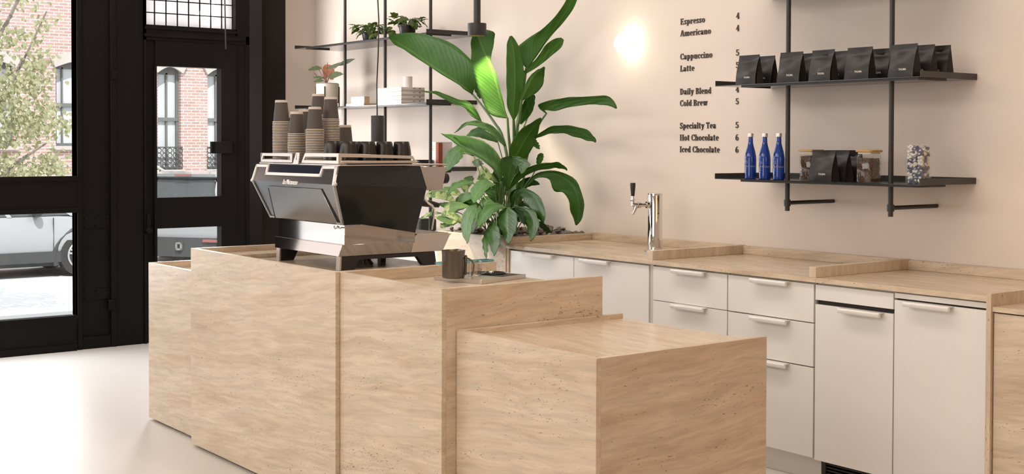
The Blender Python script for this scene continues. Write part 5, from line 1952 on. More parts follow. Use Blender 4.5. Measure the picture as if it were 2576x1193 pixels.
GL['4'] = (.56, P_stem(.38, 0, 1, 'b', .17, .06) + P_diag(.06, .30, .36, 1, .085) + [P_rect(.02, .26, .54, .34)])
GL['5'] = (.54, P_arc(.25, .32, .25, .33, -150, 130) + [P_rect(.07, .52, .14, 1), P_rect(.07, .88, .46, 1), P_rect(.02, .10, .14, .24)])
GL['6'] = (.56, P_arc(.28, .31, .25, .32, 0, 360, n=22) + P_arc(.34, .42, .31, .58, 100, 190) + [P_rect(.30, .93, .44, 1.0)])
GL[' '] = (.24, [])


def letters(txt, x0, z0, cap, width=None):
    adv = sum(GL[c][0] for c in txt) + .03 * (len(txt) - 1)
    sx = cap if width is None else width / adv
    m = MB()
    pen = 0
    for c in txt:
        a, polys = GL[c]
        for p in polys:
            m.prism([(x0 + (pen + q[0]) * sx, z0 + q[1] * cap) for q in p], 'y', 5.2955, 5.2995)
        pen += a + .03
    return m


CAP = .0345
for txt, price, z, w in (('Espresso', '4', 2.240, .199), ('Americano', '4', 2.172, .246), ('Cappuccino', '5', 2.037, .258), ('Latte', '5', 1.968, .116), ('Daily Blend', '4', 1.834, .252),
                         ('Cold Brew', '5', 1.767, .224), ('Specialty Tea', '5', 1.636, .289), ('Hot Chocolate', '6', 1.567, .311), ('Iced Chocolate', '6', 1.499, .320)):
    t = thing('price_line', 'dark raised serif lettering on the wall reading %s %s' % (txt, price), 'lettering', (-5.43, 5.298, z), 'price list on the beige wall')
    letters(txt, -5.431, z, CAP, w).build('drink_name', INK, t, flat=True)
    letters(price, -4.992, z, CAP, .024).build('price', INK, t, flat=True)

# ------------------------------------------------------------------ plants in the stone planter: every row is midrib, left edge, right edge in metres
BIRD = [
[[-7.037,4.95,1.872,-7.038,4.949,1.871,-7.032,4.95,1.875],[-7.045,4.905,1.905,-7.047,4.903,1.901,-6.913,4.905,2.002],[-7.119,4.86,1.963,-7.121,4.858,1.958,-6.941,4.86,2.107],[-7.339,4.815,2.073,-7.343,4.812,2.065,-7.136,4.815,2.226],[-7.54,4.77,2.189,-7.548,4.764,2.175,-7.397,4.77,2.292],[-7.629,4.725,2.245,-7.638,4.718,2.229,-7.554,4.725,2.303],[-7.66,4.68,2.282,-7.662,4.679,2.279,-7.654,4.68,2.287]],
[[-6.645,4.95,1.708,-6.646,4.947,1.707,-6.643,4.952,1.709],[-6.666,4.943,1.756,-6.738,4.893,1.729,-6.66,4.947,1.758],[-6.7,4.936,1.844,-6.828,4.886,1.812,-6.691,4.942,1.847],[-6.752,4.929,1.969,-6.88,4.879,1.935,-6.739,4.938,1.974],[-6.811,4.921,2.082,-6.93,4.871,2.041,-6.797,4.932,2.088],[-6.871,4.914,2.173,-6.929,4.864,2.141,-6.787,4.944,2.203],[-6.906,4.907,2.234,-6.92,4.857,2.214,-6.77,4.937,2.265],[-6.922,4.9,2.286,-6.928,4.882,2.281,-6.884,4.926,2.297]],
[[-6.512,4.9,1.692,-6.515,4.898,1.692,-6.51,4.903,1.692],[-6.504,4.893,1.773,-6.538,4.87,1.775,-6.478,4.928,1.772],[-6.483,4.887,1.879,-6.529,4.857,1.882,-6.442,4.927,1.877],[-6.475,4.88,1.993,-6.524,4.85,1.992,-6.431,4.92,1.993],[-6.475,4.873,2.106,-6.515,4.845,2.102,-6.446,4.912,2.111],[-6.487,4.867,2.177,-6.514,4.847,2.172,-6.471,4.891,2.183],[-6.493,4.86,2.221,-6.499,4.856,2.22,-6.488,4.867,2.223]],
[[-6.515,5,2.027,-6.516,4.994,2.032,-6.513,5.003,2.024],[-6.488,5.011,2.055,-6.596,4.971,2.128,-6.484,5.016,2.051],[-6.41,5.023,2.137,-6.504,4.983,2.201,-6.405,5.029,2.132],[-6.322,5.034,2.225,-6.35,4.994,2.259,-6.315,5.042,2.217],[-6.236,5.046,2.304,-6.249,5.012,2.326,-6.223,5.059,2.291],[-6.162,5.057,2.389,-6.175,5.03,2.404,-6.141,5.076,2.374],[-6.121,5.069,2.47,-6.134,5.046,2.48,-6.101,5.086,2.459],[-6.097,5.08,2.531,-6.099,5.077,2.532,-6.094,5.083,2.529]],
[[-6.447,4.93,1.993,-6.448,4.927,1.998,-6.44,4.936,1.982],[-6.383,4.948,2.03,-6.387,4.937,2.044,-6.373,4.957,2.013],[-6.326,4.966,2.067,-6.334,4.951,2.085,-6.312,4.976,2.048],[-6.259,4.984,2.12,-6.271,4.958,2.151,-6.241,4.997,2.096],[-6.192,5.002,2.159,-6.204,4.976,2.19,-6.177,5.013,2.139],[-6.17,5.02,2.19,-6.176,5.011,2.199,-6.164,5.023,2.184]],
[[-6.43,4.9,1.818,-6.441,4.896,1.822,-6.429,4.907,1.815],[-6.404,4.92,1.892,-6.421,4.913,1.9,-6.369,4.97,1.864],[-6.372,4.94,1.962,-6.385,4.934,1.971,-6.329,4.99,1.915],[-6.329,4.96,2,-6.335,4.956,2.008,-6.343,5.01,1.963],[-6.298,4.98,2.022,-6.299,4.979,2.025,-6.3,4.984,2.019]],
[[-6.599,5.02,1.672,-6.605,5.016,1.675,-6.593,5.024,1.67],[-6.551,5.02,1.748,-6.576,5.001,1.76,-6.522,5.044,1.732],[-6.504,5.02,1.812,-6.527,5.001,1.826,-6.479,5.041,1.796],[-6.463,5.02,1.857,-6.473,5.011,1.864,-6.455,5.028,1.851]],
[[-6.305,5,1.736,-6.306,4.997,1.733,-6.302,5.002,1.739],[-6.349,5.003,1.769,-6.36,4.974,1.788,-6.334,5.01,1.758],[-6.262,5.006,1.781,-6.238,4.977,1.814,-6.267,5.019,1.748],[-6.154,5.009,1.793,-6.13,4.98,1.825,-6.16,5.021,1.762],[-6.027,5.011,1.806,-6.007,4.99,1.83,-6.035,5.023,1.777],[-5.862,5.014,1.813,-5.846,5,1.829,-5.877,5.028,1.781],[-5.753,5.017,1.804,-5.711,4.994,1.827,-5.787,5.031,1.775],[-5.67,5.02,1.755,-5.664,5.017,1.758,-5.675,5.021,1.753]],
[[-6.932,4.95,1.686,-6.935,4.949,1.684,-6.931,4.952,1.689],[-6.978,4.918,1.746,-6.995,4.91,1.731,-6.965,4.935,1.767],[-7.025,4.887,1.799,-7.033,4.88,1.786,-7.018,4.904,1.823],[-7.085,4.855,1.83,-7.09,4.845,1.806,-7.086,4.863,1.842],[-7.172,4.823,1.865,-7.174,4.815,1.844,-7.174,4.829,1.875],[-7.248,4.792,1.889,-7.245,4.787,1.877,-7.252,4.797,1.898],[-7.335,4.76,1.896,-7.334,4.759,1.894,-7.337,4.761,1.899]],
[[-7.184,5.12,1.853,-7.191,5.116,1.852,-7.175,5.123,1.855],[-7.211,5.12,1.924,-7.235,5.105,1.916,-7.198,5.124,1.927],[-7.252,5.12,1.987,-7.268,5.109,1.981,-7.243,5.123,1.99]],
[[-6.472,4.85,1.399,-6.473,4.845,1.401,-6.471,4.855,1.397],[-6.449,4.875,1.474,-6.461,4.825,1.498,-6.432,4.925,1.449],[-6.408,4.9,1.557,-6.433,4.85,1.589,-6.378,4.95,1.523],[-6.373,4.925,1.621,-6.374,4.876,1.649,-6.369,4.975,1.59],[-6.297,4.95,1.706,-6.297,4.945,1.708,-6.297,4.955,1.703]],
[[-6.357,4.95,1.581,-6.354,4.944,1.586,-6.356,4.954,1.576],[-6.283,4.958,1.613,-6.275,4.945,1.625,-6.285,4.968,1.598],[-6.187,4.967,1.635,-6.164,4.944,1.656,-6.199,4.981,1.611],[-6.069,4.975,1.634,-6.035,4.951,1.656,-6.097,4.993,1.605],[-5.943,4.983,1.611,-5.89,4.952,1.639,-5.988,5.005,1.579],[-5.865,4.992,1.579,-5.82,4.969,1.597,-5.894,5.003,1.563],[-5.833,5,1.556,-5.828,4.998,1.558,-5.836,5.001,1.555]],
[[-6.387,4.95,1.583,-6.378,4.947,1.586,-6.396,4.952,1.581],[-6.357,4.95,1.557,-6.328,4.942,1.564,-6.391,4.957,1.547],[-6.332,4.95,1.531,-6.303,4.942,1.538,-6.364,4.957,1.523],[-6.314,4.95,1.512,-6.309,4.949,1.514,-6.318,4.951,1.511]],
[[-6.496,4.85,1.256,-6.498,4.846,1.258,-6.494,4.853,1.253],[-6.423,4.87,1.34,-6.424,4.855,1.354,-6.417,4.884,1.323],[-6.303,4.89,1.39,-6.292,4.873,1.41,-6.308,4.902,1.372],[-6.15,4.91,1.411,-6.131,4.892,1.433,-6.16,4.92,1.395],[-6.082,4.93,1.408,-6.053,4.913,1.429,-6.095,4.937,1.397],[-6.038,4.95,1.387,-6.034,4.948,1.389,-6.041,4.951,1.385]],
[[-6.332,4.95,1.412,-6.334,4.948,1.413,-6.328,4.952,1.41],[-6.314,4.95,1.442,-6.328,4.939,1.448,-6.295,4.958,1.435],[-6.296,4.95,1.472,-6.31,4.938,1.479,-6.278,4.957,1.465],[-6.284,4.95,1.487,-6.289,4.945,1.49,-6.277,4.953,1.483]],
[[-6.407,4.9,1.257,-6.409,4.897,1.26,-6.397,4.9,1.253],[-6.306,4.911,1.346,-6.307,4.906,1.353,-6.292,4.911,1.332],[-6.178,4.923,1.367,-6.165,4.913,1.383,-6.179,4.923,1.326],[-6.064,4.934,1.347,-6.025,4.918,1.37,-6.142,4.934,1.255],[-5.975,4.946,1.291,-5.904,4.924,1.312,-6.066,4.946,1.251],[-5.938,4.957,1.199,-5.873,4.939,1.207,-6.027,4.957,1.185],[-5.951,4.969,1.119,-5.888,4.951,1.119,-6.021,4.969,1.12],[-5.987,4.98,1.055,-5.98,4.978,1.055,-5.991,4.98,1.056]]]
LILY = [
[[-6.462,4.8,1.531,-6.464,4.796,1.526,-6.458,4.802,1.535],[-6.555,4.78,1.605,-6.56,4.77,1.593,-6.537,4.794,1.631],[-6.657,4.76,1.655,-6.654,4.752,1.642,-6.655,4.772,1.684],[-6.787,4.74,1.67,-6.779,4.736,1.664,-6.804,4.747,1.687],[-6.91,4.72,1.614,-6.907,4.719,1.613,-6.912,4.721,1.616]],
[[-6.885,5.05,1.557,-6.886,5.046,1.552,-6.882,5.052,1.562],[-6.97,5.033,1.605,-6.969,5.013,1.573,-6.963,5.045,1.633],[-7.071,5.017,1.625,-7.04,4.996,1.589,-7.089,5.028,1.656],[-7.173,5,1.601,-7.168,4.998,1.597,-7.178,5.002,1.605]],
[[-6.437,4.75,1.311,-6.442,4.748,1.309,-6.437,4.755,1.313],[-6.494,4.736,1.4,-6.505,4.73,1.39,-6.485,4.786,1.438],[-6.629,4.722,1.469,-6.635,4.715,1.455,-6.611,4.772,1.549],[-6.808,4.708,1.529,-6.811,4.704,1.52,-6.818,4.758,1.591],[-6.91,4.694,1.575,-6.913,4.691,1.569,-6.926,4.724,1.602],[-7.004,4.68,1.611,-7.004,4.679,1.609,-7.004,4.682,1.612]],
[[-6.876,4.85,1.471,-6.877,4.845,1.464,-6.872,4.853,1.477],[-6.936,4.825,1.509,-6.923,4.807,1.479,-6.94,4.837,1.54],[-6.996,4.8,1.497,-6.892,4.77,1.455,-7.055,4.814,1.525],[-7.036,4.775,1.43,-6.932,4.75,1.412,-7.138,4.793,1.451],[-7.051,4.75,1.359,-7.043,4.748,1.358,-7.058,4.751,1.36]],
[[-6.976,4.95,1.445,-6.956,4.945,1.446,-6.994,4.953,1.445],[-6.976,4.95,1.418,-6.877,4.927,1.413,-7.057,4.964,1.422],[-6.99,4.95,1.394,-6.97,4.945,1.391,-7.007,4.953,1.396]],
[[-6.314,4.7,1.257,-6.316,4.697,1.257,-6.31,4.702,1.256],[-6.295,4.695,1.323,-6.307,4.677,1.326,-6.275,4.703,1.321],[-6.27,4.69,1.382,-6.33,4.65,1.398,-6.228,4.707,1.373],[-6.24,4.685,1.43,-6.308,4.645,1.452,-6.21,4.697,1.421],[-6.215,4.68,1.464,-6.229,4.656,1.473,-6.2,4.686,1.46]],
[[-6.245,4.68,1.464,-6.233,4.675,1.472,-6.254,4.683,1.457],[-6.135,4.66,1.446,-6.101,4.646,1.465,-6.202,4.68,1.397],[-6.05,4.64,1.422,-5.984,4.623,1.427,-6.147,4.659,1.415],[-6.064,4.62,1.367,-6.058,4.618,1.366,-6.07,4.621,1.368]],
[[-6.291,4.72,1.155,-6.296,4.716,1.156,-6.287,4.724,1.154],[-6.23,4.692,1.223,-6.239,4.683,1.23,-6.221,4.701,1.217],[-6.128,4.664,1.262,-6.12,4.654,1.278,-6.142,4.682,1.233],[-5.986,4.636,1.253,-5.954,4.625,1.268,-6.094,4.666,1.196],[-5.871,4.608,1.182,-5.809,4.591,1.195,-5.993,4.638,1.155],[-5.801,4.58,1.09,-5.788,4.576,1.092,-5.814,4.584,1.088]],
[[-6.234,4.7,1.161,-6.23,4.697,1.166,-6.239,4.703,1.157],[-6.086,4.655,1.162,-6.071,4.649,1.171,-6.117,4.668,1.142],[-5.958,4.61,1.13,-5.888,4.59,1.149,-6.045,4.635,1.105],[-5.866,4.565,1.066,-5.801,4.548,1.07,-5.969,4.592,1.06],[-5.841,4.52,0.987,-5.834,4.518,0.987,-5.848,4.522,0.987]],
[[-6.254,4.66,1.159,-6.226,4.653,1.161,-6.281,4.667,1.158],[-6.2,4.62,1.125,-6.067,4.59,1.132,-6.332,4.65,1.119],[-6.148,4.58,1.065,-6.008,4.55,1.075,-6.288,4.61,1.055],[-6.086,4.54,1.013,-5.989,4.515,1.022,-6.176,4.563,1.005],[-6.029,4.5,0.96,-6.023,4.499,0.961,-6.034,4.501,0.96]],
[[-6.266,4.66,1.161,-6.261,4.656,1.156,-6.271,4.664,1.167],[-6.348,4.63,1.159,-6.31,4.613,1.134,-6.388,4.648,1.184],[-6.393,4.6,1.117,-6.325,4.58,1.098,-6.474,4.624,1.139],[-6.402,4.57,1.074,-6.348,4.556,1.065,-6.466,4.587,1.085],[-6.391,4.54,1.045,-6.386,4.539,1.044,-6.396,4.541,1.046]],
[[-6.532,4.64,1.171,-6.523,4.637,1.168,-6.541,4.643,1.173],[-6.56,4.605,1.124,-6.481,4.585,1.111,-6.639,4.625,1.138],[-6.552,4.57,1.059,-6.461,4.548,1.057,-6.645,4.592,1.061],[-6.507,4.535,0.996,-6.434,4.518,1.001,-6.577,4.551,0.991],[-6.448,4.5,0.936,-6.444,4.499,0.937,-6.452,4.501,0.936]],
[[-6.438,4.7,1.294,-6.432,4.696,1.288,-6.444,4.704,1.299],[-6.498,4.675,1.289,-6.459,4.659,1.266,-6.56,4.7,1.325],[-6.54,4.65,1.251,-6.46,4.627,1.23,-6.646,4.679,1.279],[-6.543,4.625,1.21,-6.485,4.611,1.204,-6.617,4.643,1.218],[-6.521,4.6,1.177,-6.515,4.599,1.177,-6.526,4.601,1.177]],
[[-6.698,4.72,1.298,-6.694,4.718,1.294,-6.7,4.722,1.301],[-6.764,4.697,1.293,-6.747,4.689,1.28,-6.785,4.705,1.313],[-6.852,4.673,1.264,-6.817,4.662,1.25,-6.892,4.683,1.282],[-6.888,4.65,1.211,-6.885,4.649,1.21,-6.892,4.651,1.211]],
[[-6.313,4.6,1.074,-6.294,4.595,1.074,-6.329,4.603,1.073],[-6.273,4.567,1.023,-6.172,4.542,1.031,-6.369,4.584,1.015],[-6.212,4.533,0.949,-6.13,4.513,0.956,-6.286,4.547,0.942],[-6.171,4.5,0.88,-6.167,4.499,0.88,-6.174,4.501,0.88]],
[[-6.368,4.6,1.038,-6.359,4.598,1.038,-6.376,4.602,1.038],[-6.358,4.573,0.967,-6.325,4.565,0.968,-6.402,4.581,0.966],[-6.321,4.547,0.905,-6.284,4.538,0.908,-6.354,4.553,0.902],[-6.279,4.52,0.857,-6.275,4.519,0.857,-6.282,4.521,0.857]],
[[-6.511,4.8,1.155,-6.516,4.796,1.153,-6.504,4.802,1.156],[-6.53,4.8,1.218,-6.563,4.776,1.21,-6.497,4.812,1.224],[-6.549,4.8,1.278,-6.581,4.778,1.274,-6.513,4.813,1.281],[-6.543,4.8,1.304,-6.55,4.795,1.305,-6.535,4.803,1.303]],
[[-6.071,4.72,1.089,-6.061,4.716,1.094,-6.079,4.722,1.083],[-5.976,4.7,1.069,-5.949,4.69,1.084,-5.998,4.707,1.055],[-5.894,4.68,1.046,-5.869,4.671,1.059,-5.915,4.686,1.034],[-5.822,4.66,1.03,-5.818,4.659,1.032,-5.825,4.661,1.028]],
[[-6.547,4.78,1.18,-6.551,4.777,1.178,-6.543,4.782,1.182],[-6.564,4.773,1.217,-6.579,4.76,1.206,-6.539,4.784,1.231],[-6.6,4.767,1.254,-6.612,4.755,1.245,-6.579,4.776,1.266],[-6.603,4.76,1.277,-6.608,4.756,1.275,-6.597,4.762,1.279]],
[[-6.739,4.82,1.21,-6.735,4.817,1.206,-6.742,4.822,1.215],[-6.837,4.813,1.207,-6.821,4.805,1.194,-6.857,4.822,1.229],[-6.95,4.807,1.18,-6.914,4.793,1.16,-6.994,4.82,1.21],[-7.023,4.8,1.15,-7.015,4.797,1.146,-7.03,4.802,1.153]],
[[-6.409,4.85,1.161,-6.414,4.846,1.161,-6.402,4.852,1.161],[-6.416,4.86,1.22,-6.432,4.849,1.224,-6.398,4.867,1.218],[-6.399,4.87,1.281,-6.413,4.858,1.287,-6.38,4.877,1.274],[-6.375,4.88,1.326,-6.379,4.876,1.328,-6.369,4.882,1.323]],
[[-6.602,4.9,1.274,-6.606,4.897,1.274,-6.597,4.902,1.274],[-6.596,4.9,1.343,-6.61,4.89,1.344,-6.578,4.906,1.343],[-6.592,4.9,1.397,-6.601,4.894,1.397,-6.582,4.904,1.396]],
[[-6.547,4.85,1.156,-6.547,4.847,1.152,-6.547,4.853,1.159],[-6.627,4.833,1.187,-6.611,4.816,1.16,-6.643,4.85,1.215],[-6.708,4.817,1.169,-6.652,4.798,1.145,-6.765,4.836,1.194],[-6.764,4.8,1.113,-6.759,4.799,1.112,-6.769,4.801,1.115]],
[[-6.536,4.88,1.17,-6.539,4.877,1.173,-6.533,4.883,1.168],[-6.468,4.867,1.222,-6.477,4.852,1.24,-6.46,4.881,1.205],[-6.376,4.853,1.248,-6.352,4.837,1.276,-6.401,4.87,1.22],[-6.28,4.84,1.222,-6.276,4.839,1.224,-6.283,4.841,1.22]],
[[-6.693,4.92,1.163,-6.696,4.917,1.16,-6.691,4.923,1.166],[-6.78,4.907,1.238,-6.791,4.89,1.218,-6.769,4.923,1.258],[-6.842,4.893,1.268,-6.82,4.875,1.237,-6.863,4.911,1.298],[-6.931,4.88,1.242,-6.928,4.879,1.24,-6.935,4.881,1.244]],
[[-6.71,5,1.207,-6.713,4.997,1.205,-6.707,5.003,1.21],[-6.785,5.007,1.267,-6.805,4.99,1.252,-6.765,5.024,1.282],[-6.847,5.013,1.328,-6.873,4.994,1.315,-6.822,5.032,1.342],[-6.886,5.02,1.375,-6.888,5.019,1.374,-6.884,5.021,1.376]],
[[-6.619,4.98,1.211,-6.622,4.977,1.213,-6.616,4.983,1.208],[-6.552,4.987,1.274,-6.56,4.971,1.294,-6.544,5.002,1.254],[-6.461,4.993,1.307,-6.443,4.976,1.336,-6.478,5.011,1.277],[-6.371,5,1.29,-6.368,4.999,1.293,-6.373,5.001,1.288]],
[[-6.383,4.84,1.162,-6.382,4.837,1.167,-6.385,4.843,1.158],[-6.26,4.82,1.186,-6.231,4.803,1.215,-6.288,4.837,1.157],[-6.162,4.8,1.158,-6.097,4.781,1.178,-6.228,4.819,1.138],[-6.099,4.78,1.093,-6.094,4.779,1.094,-6.104,4.781,1.092]],
[[-6.498,4.74,1.101,-6.498,4.737,1.097,-6.499,4.743,1.105],[-6.599,4.72,1.127,-6.577,4.705,1.102,-6.621,4.735,1.151],[-6.675,4.7,1.094,-6.616,4.683,1.076,-6.735,4.717,1.111],[-6.699,4.68,1.036,-6.694,4.679,1.036,-6.705,4.681,1.037]],
[[-6.336,4.74,1.108,-6.339,4.737,1.111,-6.334,4.743,1.106],[-6.282,4.727,1.144,-6.264,4.711,1.17,-6.3,4.742,1.118],[-6.192,4.713,1.119,-6.133,4.696,1.138,-6.252,4.731,1.1],[-6.136,4.7,1.057,-6.131,4.699,1.059,-6.141,4.701,1.056]],
[[-6.767,4.84,1.116,-6.768,4.837,1.112,-6.766,4.843,1.12],[-6.855,4.827,1.159,-6.846,4.812,1.136,-6.865,4.841,1.183],[-6.959,4.813,1.144,-6.912,4.797,1.121,-7.006,4.83,1.167],[-7.037,4.8,1.086,-7.032,4.799,1.084,-7.042,4.801,1.087]],
[[-6.469,4.7,1.059,-6.467,4.697,1.055,-6.47,4.703,1.063],[-6.556,4.68,1.074,-6.535,4.669,1.056,-6.576,4.691,1.091],[-6.599,4.66,1.038,-6.549,4.647,1.031,-6.648,4.673,1.046],[-6.59,4.64,0.983,-6.584,4.639,0.983,-6.595,4.641,0.983]],
[[-6.353,4.78,1.062,-6.354,4.777,1.065,-6.352,4.783,1.058],[-6.274,4.767,1.095,-6.261,4.754,1.116,-6.287,4.779,1.075],[-6.184,4.753,1.078,-6.142,4.74,1.096,-6.227,4.767,1.06],[-6.108,4.74,1.025,-6.103,4.739,1.027,-6.113,4.741,1.024]],
[[-6.764,5.02,1.268,-6.767,5.017,1.27,-6.76,5.023,1.265],[-6.712,5.03,1.339,-6.724,5.016,1.354,-6.7,5.044,1.324],[-6.635,5.04,1.379,-6.626,5.025,1.405,-6.644,5.055,1.353],[-6.547,5.05,1.373,-6.544,5.049,1.375,-6.549,5.051,1.371]]]
POTHOS = [
[[-7.012,4.85,1.2,-7.012,4.847,1.196,-7.011,4.852,1.204],[-7.092,4.837,1.226,-7.083,4.825,1.205,-7.097,4.85,1.256],[-7.217,4.825,1.226,-7.203,4.816,1.211,-7.231,4.834,1.25],[-7.33,4.812,1.216,-7.321,4.809,1.21,-7.34,4.816,1.225],[-7.373,4.8,1.189,-7.369,4.799,1.188,-7.375,4.801,1.19]],
[[-6.98,4.78,1.156,-6.98,4.777,1.152,-6.978,4.782,1.16],[-7.058,4.767,1.185,-7.055,4.758,1.17,-7.055,4.78,1.218],[-7.152,4.753,1.198,-7.14,4.743,1.181,-7.165,4.765,1.227],[-7.27,4.74,1.19,-7.267,4.738,1.187,-7.272,4.741,1.193]],
[[-6.829,4.78,1.134,-6.825,4.776,1.129,-6.832,4.782,1.14],[-6.937,4.76,1.135,-6.914,4.749,1.117,-6.969,4.774,1.167],[-7.019,4.74,1.1,-6.964,4.723,1.078,-7.068,4.752,1.124],[-7.059,4.72,1.064,-7.053,4.718,1.062,-7.065,4.721,1.066]],
[[-6.984,4.84,1.146,-6.977,4.836,1.14,-6.989,4.842,1.152],[-7.076,4.827,1.135,-7.055,4.813,1.112,-7.091,4.836,1.158],[-7.17,4.813,1.136,-7.159,4.803,1.119,-7.176,4.82,1.153],[-7.215,4.8,1.142,-7.213,4.798,1.138,-7.216,4.802,1.146]],
[[-7.179,4.8,1.079,-7.176,4.798,1.076,-7.181,4.802,1.083],[-7.246,4.787,1.077,-7.236,4.781,1.068,-7.256,4.791,1.088],[-7.314,4.773,1.062,-7.293,4.766,1.051,-7.328,4.778,1.072],[-7.385,4.76,1.028,-7.382,4.759,1.027,-7.388,4.761,1.029]],
[[-6.894,4.74,1.044,-6.89,4.737,1.039,-6.896,4.742,1.048],[-6.971,4.727,1.04,-6.958,4.713,1.018,-6.976,4.734,1.059],[-7.049,4.713,1.056,-7.042,4.702,1.037,-7.051,4.72,1.073],[-7.108,4.7,1.062,-7.106,4.698,1.059,-7.108,4.701,1.065]],
[[-6.949,4.74,1.017,-6.944,4.737,1.013,-6.952,4.742,1.022],[-7.013,4.727,1.011,-6.998,4.719,0.998,-7.025,4.733,1.025],[-7.049,4.713,1.005,-7.023,4.703,0.991,-7.069,4.719,1.019],[-7.043,4.7,0.994,-7.036,4.698,0.993,-7.05,4.701,0.996]],
[[-6.824,4.72,1.032,-6.827,4.716,1.028,-6.819,4.722,1.036],[-6.845,4.707,1.059,-6.852,4.695,1.045,-6.831,4.716,1.076],[-6.887,4.693,1.084,-6.886,4.681,1.065,-6.883,4.701,1.101],[-6.93,4.68,1.09,-6.928,4.678,1.087,-6.93,4.681,1.093]],
[[-7.048,5.1,1.323,-7.054,5.095,1.319,-7.04,5.103,1.326],[-7.076,5.1,1.354,-7.093,5.084,1.338,-7.061,5.106,1.364],[-7.11,5.1,1.374,-7.06,5.082,1.346,-7.142,5.109,1.395],[-7.173,5.1,1.324,-7.163,5.097,1.321,-7.183,5.102,1.327]],
[[-7.244,5.05,1.204,-7.251,5.045,1.201,-7.235,5.053,1.207],[-7.273,5.05,1.244,-7.293,5.039,1.244,-7.233,5.062,1.245],[-7.244,5.05,1.294,-7.259,5.036,1.309,-7.206,5.067,1.267],[-7.173,5.05,1.321,-7.174,5.045,1.328,-7.167,5.056,1.307]],
[[-6.802,4.98,1.299,-6.803,4.975,1.292,-6.798,4.983,1.305],[-6.864,4.967,1.329,-6.856,4.955,1.31,-6.867,4.977,1.355],[-6.926,4.953,1.32,-6.906,4.943,1.303,-6.947,4.962,1.342],[-6.965,4.94,1.311,-6.961,4.938,1.308,-6.968,4.941,1.314]],
[[-6.803,5,1.337,-6.806,4.997,1.335,-6.798,5.002,1.34],[-6.829,5,1.368,-6.842,4.989,1.359,-6.814,5.006,1.376],[-6.863,5,1.399,-6.868,4.995,1.395,-6.856,5.003,1.403]],
[[-6.645,4.8,1.092,-6.636,4.797,1.089,-6.653,4.802,1.095],[-6.683,4.78,1.053,-6.635,4.766,1.04,-6.719,4.788,1.064],[-6.707,4.76,1.014,-6.667,4.749,1.005,-6.742,4.767,1.023],[-6.712,4.74,0.991,-6.707,4.739,0.99,-6.716,4.741,0.993]],
[[-6.441,4.95,1.18,-6.445,4.947,1.179,-6.436,4.952,1.181],[-6.453,4.95,1.21,-6.468,4.939,1.204,-6.436,4.957,1.215],[-6.472,4.95,1.239,-6.484,4.941,1.234,-6.457,4.956,1.245]]]
STEMS = [
([[-7.108,5,1.879],[-6.977,5,1.785],[-6.849,5,1.678],[-6.746,4.98,1.604],[-6.671,4.97,1.45],[-6.632,4.96,1.276],[-6.606,4.95,1.045]], 0.012),
([[-6.645,4.95,1.712],[-6.632,4.95,1.603],[-6.622,4.97,1.378],[-6.583,4.96,1.046]], 0.012),
([[-6.512,4.9,1.695],[-6.572,4.95,1.523],[-6.558,4.95,1.047]], 0.014),
([[-6.515,5,2.027],[-6.538,5,1.913],[-6.559,4.98,1.74],[-6.561,4.96,1.596],[-6.552,4.95,1.047]], 0.013),
([[-6.43,4.9,1.822],[-6.493,4.93,1.695],[-6.542,4.95,1.595],[-6.546,4.95,1.048]], 0.012),
([[-6.305,5,1.736],[-6.368,5,1.68],[-6.424,4.99,1.595],[-6.479,4.97,1.416],[-6.522,4.95,1.049]], 0.009),
([[-6.357,4.95,1.582],[-6.444,4.97,1.512],[-6.555,4.96,1.336],[-6.604,4.95,1.166],[-6.629,4.95,0.988]], 0.007),
([[-6.407,4.9,1.257],[-6.489,4.92,1.156],[-6.552,4.93,0.993]], 0.008),
([[-6.496,4.85,1.256],[-6.549,4.88,1.139],[-6.575,4.9,0.993]], 0.007),
([[-6.437,4.75,1.311],[-6.452,4.78,1.221],[-6.493,4.82,1.098],[-6.527,4.85,0.997]], 0.006),
([[-6.332,4.95,1.412],[-6.38,4.95,1.347],[-6.478,4.95,1.247],[-6.565,4.94,0.992]], 0.005),
([[-6.561,5.05,1.718],[-6.558,5,1.611],[-6.606,4.97,1.38],[-6.629,4.95,0.988]], 0.008)]
